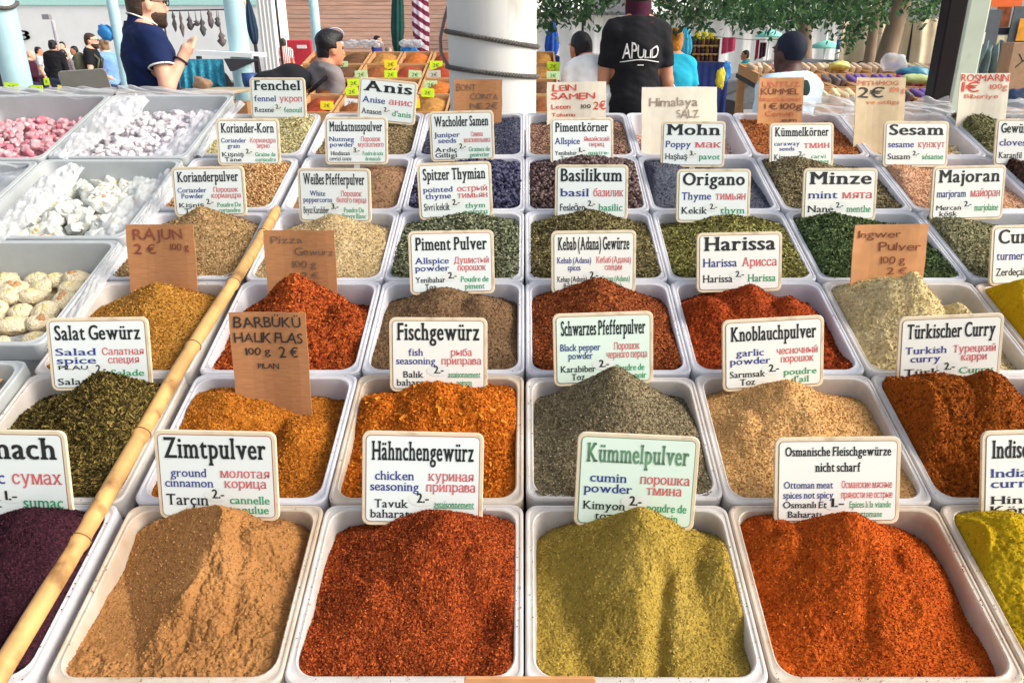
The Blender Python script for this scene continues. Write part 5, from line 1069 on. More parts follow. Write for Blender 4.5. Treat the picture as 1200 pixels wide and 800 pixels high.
for y in (73, 63.5, 53.5): q = W(826, y, 9.6); part('board', MB().box(((a[0] + b[0]) / 2, a[1] + .07, q[2]), (b[0] - a[0], .14, .012)), M_CRATE, js)
for x in (a[0], b[0]): part('side_panel', MB().box((x, a[1] + .07, (W(826, 46, 9.6)[2]) / 2), (.015, .14, W(826, 46, 9.6)[2])), M_TABLE, js)
M_JAR = [mat('jar_dark', (.05, .03, .02), rough=.25), mat('jar_honey', (.22, .11, .02), rough=.25), mat('jar_wine', (.10, .03, .04), rough=.25)]
M_LID = [M_YELC, mat('lid_gold', (.6, .42, .06), rough=.3), mat('lid_white', (.7, .7, .65))]
for r_, y in enumerate((73, 63.5, 53.5)):
    for i in range(6):
        q = W(813 + i * 5.1, y, 9.6); q = np.array([q[0], a[1] + .05, q[2] + .007]); t = thing('jar', 'dark jar with a pale lid on the narrow shelf', 'jar', q, 'jars on the narrow shelf')
        part('body', MB().lathe(q, [(.022, 0), (.027, .01), (.027, .062), (.02, .07)], 12), M_JAR[(i + r_) % 3], t, True); part('lid', MB().lathe(q + [0, 0, .0705], [(.022, 0), (.022, .014)], 12), M_LID[0 if r_ == 2 else (i + r_) % 3], t, True)
for i in range(3):
    q = W(816 + i * 8, 43.4, 9.6); q = np.array([q[0], a[1] + .06, W(826, 53.5, 9.6)[2] + .09]); v, f, _ = lump(.035, .03, .04, i + 5, .3, 8); mb = MB(); mb.add(v + q, f); single('yellow_packet', mb, M_YELC, q, 'yellow packet on top of the jars', 'packet', 'yellow packets on the jar shelf', True)
nv = thing('covered_table', 'table under a navy cloth below the jar shelf', 'table', gz(W(832, 90, 8.6)))
a, b = W(806, 73, 8.6), W(852, 73, 8.6); part('table_top', MB().box(((a[0] + b[0]) / 2, a[1] + .3, a[2] - .02), (b[0] - a[0], .7, .03)), M_TABLE, nv)
n = 40; P = np.array([[[a[0] - .01 + (b[0] - a[0] + .02) * i / (n - 1), a[1] - .07 - .02 * math.sin(i * .9) * (1 - j / 7), .05 + (a[2] - .05) * j / 7] for i in range(n)] for j in range(8)]); mb = MB(); mb.grid(P); mb.grid((P + [0, .004, 0])[:, ::-1]); part('cloth', mb, mat('navy_cloth', (.02, .035, .16), rough=.85, var=.3, scale=5), nv, True)
nt_ = thing('navy_table', 'navy draped table edge right of the white column', 'table', gz(W(645, 75, 8.4)))
a, b = W(626, 66, 8.4), W(656, 66, 8.4); part('cloth', MB().box(((a[0] + b[0]) / 2, a[1] + .3, a[2] / 2), (b[0] - a[0], .6, a[2]), bev=.01), mat('navy_cloth2', (.015, .025, .12), rough=.85), nt_)
for x, m, l in ((843, mat('yellow_bag_m', (.75, .62, .05), rough=.5), 'yellow carrier bag hanging at the navy table'), (850, mat('blue_bag_m', (.05, .25, .7), rough=.4), 'blue carrier bag hanging at the navy table')):
    v, f, _ = lump(.04, .02, .09, x, .7, 14, 3.2); p = W(x, 106 if x < 845 else 98, 8.2); mb = MB(); mb.add(v + p, f); single('carrier_bag', mb, m, p, l, 'bag', smooth=True)
ln_ = thing('clothes_line', 'thin line strung before the white marquee', 'line', gz(W(880, 45, 17)))
part('cord', MB().tube([W(836, 43, 17), W(880, 47, 17), W(930, 46, 17)], .006, 6), M_DARK, ln_)
for x in (836, 930): q = W(x, 43 if x == 836 else 46, 17); part('upright', MB().tube([gz(q), q], .02, 8), M_WHITEP, ln_, True)
for (x0, x1, y0, y1, c_, l) in ((845, 861, 44, 64, (.75, .10, .20), 'bright pink cloth hanging on the thin line'), (884, 888, 47, 72, (.6, .06, .14), 'narrow red cloth hanging on the thin line'), (889, 897, 50, 70, (.10, .05, .08), 'dark patterned cloth hanging on the thin line')):
    a, b = W(x0, y1, 17), W(x1, y0, 17); P = np.array([[[a[0] + (b[0] - a[0]) * (i / 11) , a[1] + .03 * math.sin(i * 1.3), a[2] + (b[2] - a[2]) * j / 5 + (.08 * (1 - j / 5) * (i / 11))] for i in range(12)] for j in range(6)]); mb = MB(); mb.grid(P); mb.grid((P + [0, .01, 0])[:, ::-1]); single('hanging_cloth', mb, mat('cloth_' + str(x0), c_, rough=.85, var=.2), a, l, 'cloth', smooth=True)
def parasol(x, y, z, wpx, m, label):
    p = W(x, y, z); r_ = wpx * z / FPX / 2; t = thing('parasol', label, 'parasol', gz(p)); part('canopy', MB().lathe(p, [(r_, -.10 * r_), (r_ * .99, -.0), (r_ * .55, .25 * r_), (.02, .42 * r_)], 16), m, t, True); part('pole', MB().tube([gz(p), p + [0, 0, .3]], .025, 8), M_WHITEP, t, True)
M_MINT = mat('parasol_mint', (.25, .66, .55), rough=.8)
parasol(902, 42, 19, 34, M_MINT, 'mint green parasol left of the dark haired boy'); parasol(967, 55, 18, 36, M_MINT, 'mint green parasol right of the dark haired boy')
cp = thing('checked_post', 'slim post banded in blue and white', 'post', gz(W(985, 75, 12)))
q = W(985, 35, 12); 
for i in range(12): part('band', MB().lathe(gz(q) + [0, 0, i * q[2] / 12], [(.032, .001), (.032, q[2] / 12 - .001)], 10), (mat('band_blue', (.06, .12, .3)), M_WHITEP)[i % 2], cp, True)
# grey parked car, only its roof shows
car = thing('parked_car', 'grey parked car whose roof shows behind the right stall', 'car', gz(W(948, 80, 13)))
a = W(948, 70, 13); cy = a[1] + .9; zt = a[2]; prof = [(-2.0, .45), (-2.05, .75), (-1.5, .92), (-.85, .98), (-.35, zt - .06), (.1, zt), (.9, zt - .03), (1.5, 1.05), (2.0, .95), (2.05, .5)]
mb = MB(); rings = []
for yy, s in ((-.82, .96), (-.78, 1), (.78, 1), (.82, .96)): rings.append([(a[0] + x * .95, cy + yy * (1 if z < 1.05 else .82), .3 + (z - .3) * s) for x, z in prof])
mb.loft(rings); part('body', mb, mat('car_grey', (.22, .23, .24), rough=.3, metal=.3), car)
mb = MB(); mb.loft([[(a[0] + x, cy - .70 - q, z) for x, z in ((-.7, 1.0), (-.3, zt - .1), (.85, zt - .1), (1.3, 1.04))] for q in (0, .03)]); part('window', mb, M_GLASSD, car)
for x in (-1.3, 1.3):
    for yy in (-.86, .72): mb = MB(); mb.loft([[(a[0] + x + .31 * math.cos(t), cy + yy + q, .31 + .31 * math.sin(t)) for t in np.linspace(0, 6.283, 20, endpoint=False)] for q in (0, .16)]); part('wheel', mb, M_DARK, car)
# ------------------------------------------------------------------ right stall with soap trays
S3 = Slope(955, 1265, 134, 4.3, 83, 5.9); stall_base(S3, 'soap_stall', 'wooden stall with tiers of soap bars on the right')
SOAP = {'cream': srgb(226, 208, 168), 'purple': srgb(120, 92, 160), 'magenta': srgb(184, 72, 130), 'grey': srgb(120, 108, 104), 'pink': srgb(226, 180, 176), 'beige': srgb(214, 190, 160), 'yellow': srgb(220, 206, 90)}
rows = [['cream', 'cream', 'beige', 'grey', 'purple', 'purple', 'cream', 'magenta', 'magenta'], ['yellow', 'pink', 'grey', 'purple', 'purple', 'magenta', 'magenta', 'pink', 'yellow'], ['beige', 'pink', 'beige', 'cream', 'beige', 'beige', 'purple', 'cream', 'pink']]
for j, row in enumerate(rows):
    for i, cname in enumerate(row):
        x0, x1, y0, y1 = i / 9 + .003, (i + 1) / 9 - .003, j / 3 + .01, (j + 1) / 3 - .02
        mb, h, c = crate_mesh(S3, x0, x1, y0, y1); tn = ('front', 'middle', 'back')[j]
        single('wooden_crate', mb, M_CRATE, c, f'pale wooden crate of {cname} soap in the {tn} tier', 'crate', 'crates on the soap stall')
        m = mat('soap_' + cname, SOAP[cname], rough=.55, var=.12, scale=25)
        for k in range(3):
            p = S3.pt(x0 + (x1 - x0) * (k + .7) / 3.4, (y0 + y1) / 2, .045); mb = MB().box((0, 0, 0), (.032, .15, .075), rot=(S3.tilt + .1, R(random.uniform(-18, 18)), R(random.uniform(-8, 8))), bev=.008); mb.v = [q + p for q in mb.v]
            single('soap_bar', mb, m, p, f'{cname} soap bar standing in the {tn} tier of the right stall', 'soap', 'soap bars on the right stall')
for x, y, m, l, s in ((1070, 92, mat('teal_packet', (.05, .24, .36), rough=.4, bump=.4), 'teal wrapped packet on the right stall', (.10, .06, .035)), (1045, 84, M_BAG, 'clear bag on the back of the right stall', (.09, .06, .06)), (982, 82, mat('yellow_packet_m', (.7, .66, .2), rough=.4), 'pale yellow bag on the back of the right stall', (.07, .05, .03)), (1075, 99, mat('lime_bag', (.5, .6, .25), rough=.5), 'pale green bag under the teal packet', (.11, .06, .03))):
    p = S3.hit(x, y, .06); v, f, _ = lump(*s, x, .35, 12, 2.4); mb = MB(); mb.add(v + p, f); single('wrapped_packet', mb, m, p, l, 'packet', smooth=True)
for x, l, w in ((972, 'white plastic film behind the caraway tub', .075), (1078, 'white plastic film between the 2€ card and the dark pole', .085), (1185, 'white plastic film behind the rosemary card', .075), (556, 'white plastic film beside the juniper sign', .05)):
    p = toL(onplane(x, 132)); v_ = VL[6]; sheet(L(p[0] - w, v_ - .02, .002), L(p[0] + w, v_ - .02, .002), L(p[0] + w * .9, v_ + .035, .022), L(p[0] - w * .9, v_ + .03, .014), l, .014, seed=int(x), fs=(3, 2), m=M_FILM2)
# ------------------------------------------------------------------ right corner
M_PALEG = mat('pale_green_paint', srgb(196, 206, 186), rough=.5, var=.08, scale=4, dirt=srgb(150, 160, 145), dscale=4)
p = gz(W(1132, 60, 4.1)); mb = MB().box((p[0], p[1], 1.9), (.115, .10, 3.8), bev=.01); single('green_post', mb, M_PALEG, p, 'pale green square post right of the dark pole', 'post')
ss = thing('side_stall', 'side stall at the right edge hung with boards', 'stall', gz(W(1175, 120, 4.6)))
a, b = W(1146, 128, 4.4), W(1330, 128, 4.4); part('table_top', MB().box(((a[0] + b[0]) / 2, a[1] + .35, a[2]), (b[0] - a[0], .9, .04)), M_CRATE, ss)
for x in (a[0] + .04, b[0] - .04):
    for y in (-.05, .75): part('leg', MB().box((x, a[1] + y, (a[2] - .02) / 2), (.04, .04, a[2] - .02)), M_CRATE, ss)
part('back_board', pxbox(MB(), 1145, 1330, -60, 128, 5.3, .03), mat('stall_back_grey', (.42, .44, .42), rough=.8, var=.1), ss)
def board(x0, x1, y0, y1, z, m, label, name='hung_board', cat='board', extra=()):
    t = thing(name, label, cat, W((x0 + x1) / 2, y1, z)); part('sheet', pxbox(MB(), x0, x1, y0, y1, z, .012), m, t)
    for (nm, e, mm) in extra: part(nm, pxbox(MB(), *e, z - .006, .006), mm, t)
M_SLATE = mat('slate_grey', srgb(88, 98, 106), rough=.6, var=.1)
board(1140, 1170, 12, 62, 5.15, M_SLATE, 'slate grey board with two white strips', extra=[('white_strip', (1143, 1146, 38, 55), M_WHITEP), ('white_strip', (1152, 1154, 38, 52), M_WHITEP)])
board(1163, 1199, -12, 8, 5.1, mat('orange_sheet', srgb(232, 110, 50), rough=.6, var=.08), 'orange sheet at the top right')
board(1168, 1184, 8, 32, 5.2, mat('brown_picture', srgb(170, 104, 70), rough=.5, var=.5, scale=16), 'brown patterned sheet under the orange one')
board(1168, 1184, 32.5, 41, 5.2, mat('dark_blue_sheet', (.03, .035, .06)), 'dark band below the brown sheet')
board(1168, 1184, 42, 58, 5.2, mat('pale_sheet', srgb(226, 226, 190), rough=.6, var=.2, scale=14), 'pale yellow sheet below the dark band')
board(1185, 1222, 8, 52, 5.15, M_SLATE, 'slate grey board with a yellow patch at the right edge', extra=[('yellow_patch', (1193, 1210, 22, 48), mat('amber_patch', srgb(226, 160, 50), var=.3, scale=14))])
cbx = thing('cardboard_box', 'tall brown cardboard box with black marks at the right edge', 'box', W(1200, 112, 4.5)); part('body', pxbox(MB(), 1182, 1232, 50, 110, 4.45, .12, bev=.004), mat('cardboard_dull', srgb(168, 140, 112), rough=.85, var=.1, scale=40), cbx)
mb = MB(); 
for a_ in (.5, 2.2, 3.9): q = W(1198, 72, 4.44); mb.tube([q, q + [.05 * math.cos(a_), 0, .05 * math.sin(a_)]], .006, 6)
part('mark', mb, M_INK['pen2'], cbx)
for x, y, m, l, s in ((1148, 92, mat('grey_green_cloth', srgb(130, 150, 150), rough=.8, var=.25, scale=12, bump=.5), 'grey green cloth hanging in folds on the side stall', (.11, .08, .16)), (1168, 92, mat('sea_green_cloth', srgb(120, 178, 170), rough=.8, var=.2, scale=12, bump=.5), 'sea green cloth hanging in folds beside the brown box', (.08, .06, .15))):
    p = W(x, y + 24, 4.75); n = 40; a_ = np.linspace(-1, 1, n)[None, :]; b_ = np.linspace(0, 1, 26)[:, None]; wd_ = s[0] * (1.0 - .35 * b_ + .12 * np.sin(b_ * 7 + x))
    P = np.stack([p[0] + a_ * wd_ + .02 * b_, p[1] + .035 * np.sin(a_ * 11 + 2.5 * b_ + x) * (1.2 - b_) + .02 * fbm(a_ * 4, b_ * 6, x, 3), p[2] + b_ * s[2] * 2.0 + .02 * np.sin(a_ * 5 + x) + 0 * a_], -1)
    mb = MB(); mb.grid(P); mb.grid((P + [0, .004, 0])[:, ::-1]); single('hanging_cloth', mb, m, p, l, 'cloth', smooth=True)
p = W(1190, 127, 4.2); v, f, _ = lump(.09, .06, .05, 61, .4, 12); mb = MB(); mb.add(v + p, f); single('blue_packet', mb, mat('dark_blue_packet', (.03, .06, .13), rough=.4, var=.4, scale=16), p, 'dark blue packet below the brown cardboard box', 'packet', smooth=True)
# ------------------------------------------------------------------ tarpaulin
tp_ = thing('tarpaulin', 'large beige tarpaulin hung behind the tree trunks', 'tarpaulin', gz(W(1045, 100, 13)))
x0, x1 = W(983, 45, 13)[0], W(1150, 45, 13)[0]; yb_ = W(1045, 45, 13)[1]; n = 90
P = np.array([[[x0 + (x1 - x0) * i / (n - 1), yb_ + .10 * math.sin(i * .22) + .05 * math.sin(i * .55 + j * .25), .05 + (W(0, 26 - 14 * i / n + 5 * math.sin(i / n * 3.1), 13)[2] - .05) * j / 15] for i in range(n)] for j in range(16)])
mb = MB(); mb.grid(P); mb.grid((P + [0, .015, 0])[:, ::-1]); part('sheet', mb, mat('tarpaulin_beige', srgb(206, 190, 162), rough=.8, var=.08, scale=2, dirt=srgb(176, 156, 126), dscale=1.6), tp_, True)
for i in (2, n // 2, n - 3): q = P[15, i]; part('pole', MB().tube([(q[0], q[1] + .05, 0), q + [0, .05, .02]], .025, 8), M_DARK, tp_, True)
# ------------------------------------------------------------------ trees
M_BARK = mat('bark', srgb(138, 118, 98), rough=.95, var=.25, scale=7, stretch=(1, 1, .25), bump=.7)
M_LEAF = []
for i, c_ in enumerate(((.030, .085, .028), (.045, .12, .035), (.075, .17, .045), (.018, .055, .025))):
    m, t, p = new_mat('leaf_%d' % i); setp(p, Roughness=.5); p.inputs['Base Color'].default_value = (*c_, 1)
    tl = t.nodes.new('ShaderNodeBsdfTranslucent'); tl.inputs[0].default_value = (*[q * 1.6 for q in c_], 1); mx = t.nodes.new('ShaderNodeMixShader'); mx.inputs[0].default_value = .3
    t.links.new(p.outputs[0], mx.inputs[1]); t.links.new(tl.outputs[0], mx.inputs[2]); t.links.new(mx.outputs[0], t.nodes['Material Output'].inputs[0]); M_LEAF.append(m)
def leaves(C, size, gen):
    n = len(C); d = gen.normal(size=(n, 3)) * [1, 1, .6] + [0, 0, -.7]; d /= np.linalg.norm(d, axis=1)[:, None]; s = np.cross(d, gen.normal(size=(n, 3))); s /= np.linalg.norm(s, axis=1)[:, None]; nn = np.cross(d, s)
    l = size * gen.uniform(.6, 1.3, n)[:, None]
    V = np.stack([C, C + d * l * .45 + s * l * .24 + nn * l * .06, C + d * l, C + d * l * .45 - s * l * .24 + nn * l * .06], 1).reshape(-1, 3)
    k = np.arange(n)[:, None] * 4; F = np.concatenate([k + [0, 1, 2], k + [0, 2, 3]], 0)
    return V, F
def tree(label, trunk, limbs, C, size, gen, rad, mi=(0, 1, 2, 3), tw=()):
    t = thing('tree', label, 'tree', gz(trunk[0])); mb = MB(); k = len(trunk); mb.tube([gz(trunk[0])] + list(trunk), [rad * 1.25] + [rad * (1 - .5 * i / k) for i in range(k)], 14); part('trunk', mb, M_BARK, t, True)
    for l in limbs: part('limb', MB().tube(l, [rad * .36 * (1 - .75 * i / len(l)) for i in range(len(l))], 8), M_BARK, t, True)
    for l in tw: part('twig', MB().tube(l, [.007, .005, .003], 5), M_BARK, t, True)
    V, F = leaves(C, size, gen); V = V - np.array(t.location); me = bpy.data.meshes.new('crown'); me.from_pydata(V.tolist(), [], F.tolist())
    for i in mi: me.materials.append(M_LEAF[i])
    n = len(C); ix = gen.choice(len(mi), n); me.polygons.foreach_set('material_index', np.concatenate([ix, ix]).astype(np.int32)); me.update(); o = bpy.data.objects.new('crown', me); COL.objects.link(o); o.parent = t
gl = np.random.default_rng(11)
def cloud(low, x0, x1, z0, z1, n, top=-330, p=1.7, clump=5):
    out = []
    while len(out) < n:
        x = gl.uniform(x0, x1); yl = np.interp(x, *low); y = yl - (yl - top) * gl.random() ** p; z = gl.uniform(z0, z1); c = W(x, y, z)
        m = gl.integers(3, 9); out += list(c + gl.normal(size=(m, 3)) * [.13, .13, .10])
    return np.array(out[:n])
def twigs(tips, z, n, ln=.5):
    out = []; L_ = []
    for (x, y) in tips:
        zz = z + gl.uniform(-.5, .5); e = W(x, y, zz); s = e + [gl.normal() * .12, gl.normal() * .1, ln]; L_.append([s, (s + e) / 2 + gl.normal(size=3) * .03, e])
        q = gl.random(n)[:, None]; out += list(e * (1 - q) + s * q + gl.normal(size=(n, 3)) * [.07, .07, .03])
    return np.array(out), L_
lowA = ([855, 875, 900, 930, 955, 975, 990, 1005, 1030, 1060, 1085, 1110, 1150], [2, 14, 22, 20, 12, 14, 30, 34, -2, -14, 0, 4, -12])
tr = [W(1034, 88, 9.2), W(1040, 60, 9.2), W(1049, 30, 9.15), W(1060, -5, 9.1), W(1072, -70, 9.0), W(1078, -140, 9)]
ta, la = twigs([(992, 58), (1000, 50), (985, 46), (1006, 38), (1078, 28), (1090, 26), (915, 28), (890, 22), (970, 22), (1016, 30)], 8.7, 60, .4)
lm_ = [[tr[3], W(1000, -60, 8.8), W(950, -110, 8.6), W(900, -120, 8.5)], [tr[3], W(1020, -80, 9.6), W(980, -150, 10)], [tr[4], W(1110, -140, 9), W(1150, -190, 9)], [tr[4], W(1050, -190, 9.5), W(1020, -260, 9.6)], [tr[3], W(1010, -40, 8.9), W(985, -30, 8.7)]]
tree('leafy tree with a thick pale trunk in front of the tarpaulin', tr, lm_, np.concatenate([cloud(lowA, 855, 1160, 7.8, 10.6, 11000), ta]), .075, gl, .125, tw=la)
tr2 = [W(1016, 90, 11), W(1020, 60, 11), W(1026, 20, 11), W(1032, -20, 11), W(1036, -90, 11)]
tree('tree with a thinner grey trunk left of the thick one', tr2, [[tr2[3], W(1000, -90, 11.2), W(960, -140, 11.4)], [tr2[3], W(1060, -110, 11.2), W(1090, -150, 11.4)]], cloud(([940, 1000, 1050, 1120], [-5, 14, 14, 0]), 940, 1120, 10.8, 12.6, 3500), .11, gl, .085)
tr3 = [W(943, 80, 15.5), W(943, 40, 15.5), W(941, 10, 15.5), W(938, -40, 15.5)]
tree('distant tree behind the boy in the white shirt', tr3, [[tr3[2], W(920, -20, 15.5), W(890, -50, 15.6)], [tr3[2], W(960, -30, 15.4), W(1000, -60, 15.4)]], cloud(([840, 880, 920, 960, 1020], [10, 26, 24, 20, 4]), 840, 1030, 14, 17, 6500, -260), .15, gl, .15, (0, 1, 3, 3))
lowB = ([622, 640, 665, 690, 712, 740, 770, 800, 830, 858, 880], [6, 16, 8, 10, -8, -30, 4, 12, 10, 0, -20])
tb_, lb = twigs([(641, 34), (648, 26), (660, 24), (672, 22), (684, 27), (695, 16), (706, 12), (632, 22), (775, 24), (790, 16), (806, 22), (812, 36), (818, 30), (826, 26), (836, 14), (846, 10), (800, 30)], 6.6, 55, .3)
tr4 = [W(585, 80, 7.6), W(588, 20, 7.6), W(594, -60, 7.5), W(606, -140, 7.4)]
lb2 = [[tr4[3], W(660, -190, 7), W(720, -190, 6.8), W(800, -150, 6.6)], [tr4[2], W(640, -90, 7), W(690, -70, 6.7)], [tr4[3], W(580, -240, 7.3)]]
tree('tree hidden by the white column, its leafy branches hanging to the right', tr4, lb2, np.concatenate([cloud(lowB, 622, 880, 6.0, 7.6, 6000, -260, 1.5), tb_]), .07, gl, .13, (3, 0, 1, 0), tw=lb)
# ------------------------------------------------------------------ people: one continuous body each, clothes and hair as its parts
class Blob:
    def __init__(s, k=.025): s.p = []; s.k = k; s.cut = []
    def ell(s, c, r, k=None): s.p.append(('e', np.array(c, float), np.array(r, float), k)); return s
    def cap(s, a, b, ra, rb, k=None): s.p.append(('c', np.array(a, float), np.array(b, float), ra, rb, k)); return s
    @staticmethod
    def dist(q, P):
        if q[0] == 'e':
            d = P - q[1]; k0 = np.linalg.norm(d / q[2], axis=-1); k1 = np.linalg.norm(d / q[2] ** 2, axis=-1); return k0 * (k0 - 1) / np.maximum(k1, 1e-6)
        a, b, ra, rb = q[1:5]; ab = b - a; t = np.clip(((P - a) @ ab) / (ab @ ab + 1e-12), 0, 1); return np.linalg.norm(P - a - t[..., None] * ab, axis=-1) - (ra + (rb - ra) * t)
    def bounds(s):
        lo, hi = [], []
        for q in s.p:
            if q[0] == 'e': lo.append(q[1] - q[2]); hi.append(q[1] + q[2])
            else: r_ = max(q[3], q[4]); lo.append(np.minimum(q[1], q[2]) - r_); hi.append(np.maximum(q[1], q[2]) + r_)
        return lo, hi
    def val(s, P):
        D = np.full(P.shape[:-1], .08)
        for q in s.p: D = s.mix(D, s.dist(q, P), q[-1])
        for f in s.cut: D = np.maximum(D, f(P))
        return D
    def mix(s, D, d, k):
        k = k or s.k; h = np.maximum(k - np.abs(D - d), 0) / k; return np.minimum(D, d) - h * h * k * .25
    def mesh(s, h, wrinkle=0, seed=0):
        lo, hi = s.bounds(); L0 = np.min(lo, 0) - 4 * h; H0 = np.max(hi, 0) + 4 * h; n = np.ceil((H0 - L0) / h).astype(int) + 1
        D = np.full(n, .08, np.float32); ax = [L0[i] + h * np.arange(n[i]) for i in range(3)]
        for q, l, u in zip(s.p, lo, hi):
            i0 = np.maximum(np.floor((l - .07 - L0) / h).astype(int), 0); i1 = np.minimum(np.ceil((u + .07 - L0) / h).astype(int) + 1, n)
            sl = tuple(slice(a, b) for a, b in zip(i0, i1)); P = np.stack(np.meshgrid(*[ax[i][sl[i]] for i in range(3)], indexing='ij'), -1)
            D[sl] = s.mix(D[sl], s.dist(q, P), q[-1])
        if s.cut or wrinkle:
            P = np.stack(np.meshgrid(*ax, indexing='ij'), -1)
            if wrinkle: D = D + wrinkle * (fbm(P[..., 0] * 9 + P[..., 2] * 5, P[..., 2] * 13 + P[..., 1] * 9, seed, 3))
            for f in s.cut: D = np.maximum(D, f(P))
        ins = D < 0
        c = [ins[a:n[0] - 1 + a, b:n[1] - 1 + b, d:n[2] - 1 + d] for a in (0, 1) for b in (0, 1) for d in (0, 1)]; sm = sum(q.astype(int) for q in c); act = (sm > 0) & (sm < 8)
        idx = np.full(act.shape, -1); I = np.argwhere(act); idx[act] = np.arange(len(I)); acc = np.zeros((len(I), 3)); cnt = np.zeros(len(I))
        for a in range(3):
            o1, o2 = [q for q in range(3) if q != a]
            for b in (0, 1):
                for d in (0, 1):
                    st_ = np.zeros(3, int); st_[o1] = b; st_[o2] = d; e = st_.copy(); e[a] = 1
                    v0 = D[tuple((I + st_).T)]; v1 = D[tuple((I + e).T)]; x = (v0 < 0) != (v1 < 0); t = np.where(x, v0 / np.where(x, v0 - v1, 1), 0)
                    acc += np.where(x[:, None], st_ + np.outer(t, np.eye(3)[a]), 0); cnt += x
        V = L0 + h * (I + acc / np.maximum(cnt, 1)[:, None]); F = []
        for a in range(3):
            o1, o2 = (a + 1) % 3, (a + 2) % 3
            s0 = [slice(0, n[i]) for i in range(3)]; s1 = list(s0); s0[a] = slice(0, n[a] - 1); s1[a] = slice(1, n[a])
            for o in (o1, o2): s0[o] = slice(1, n[o] - 1); s1[o] = slice(1, n[o] - 1)
            x0, x1 = ins[tuple(s0)], ins[tuple(s1)]
            for sg in (0, 1):
                E = np.argwhere((x0 & ~x1) if sg == 0 else (~x0 & x1))
                if len(E) == 0: continue
                E[:, o1] += 1; E[:, o2] += 1; q = []
                for (b, d) in ((1, 1), (0, 1), (0, 0), (1, 0)): m_ = E.copy(); m_[:, o1] -= b; m_[:, o2] -= d; q.append(idx[tuple(m_.T)])
                q = np.stack(q, 1); F.append(q if sg == 0 else q[:, ::-1])
        return V, np.concatenate(F)
SKIN = {'fair': mat('skin_fair', srgb(226, 172, 146), rough=.5, var=.05, scale=30), 'tan': mat('skin_tan', srgb(196, 138, 108), rough=.5, var=.05, scale=30), 'dark': mat('skin_dark', srgb(84, 56, 50), rough=.5, var=.08, scale=30)}
CLM = {}
def cloth(name, c, **k):
    if name not in CLM: CLM[name] = mat('cloth_' + name, srgb(*c), rough=.9, var=.14, scale=7, bump=.5, bscale=16, **k)
    return CLM[name]
M_JEANS = cloth('jeans', (50, 58, 80)); M_SHOE = cloth('shoe', (35, 32, 30)); M_EYE = mat('eye_dark', (.02, .015, .012), rough=.2)
HAIRC = {'black': mat('hair_black', (.012, .011, .013), rough=.5, var=.3, scale=60, bump=.5), 'brown': mat('hair_brown', (.05, .03, .022), rough=.55, var=.3, scale=60, bump=.5), 'grey': mat('hair_grey', (.20, .19, .18), rough=.6, var=.3, scale=60, bump=.5),
         'blond': mat('hair_blond', (.26, .16, .09), rough=.6, var=.3, scale=60, bump=.5), 'ginger': mat('hair_ginger', (.55, .22, .03), rough=.6, var=.3, scale=60, bump=.5)}
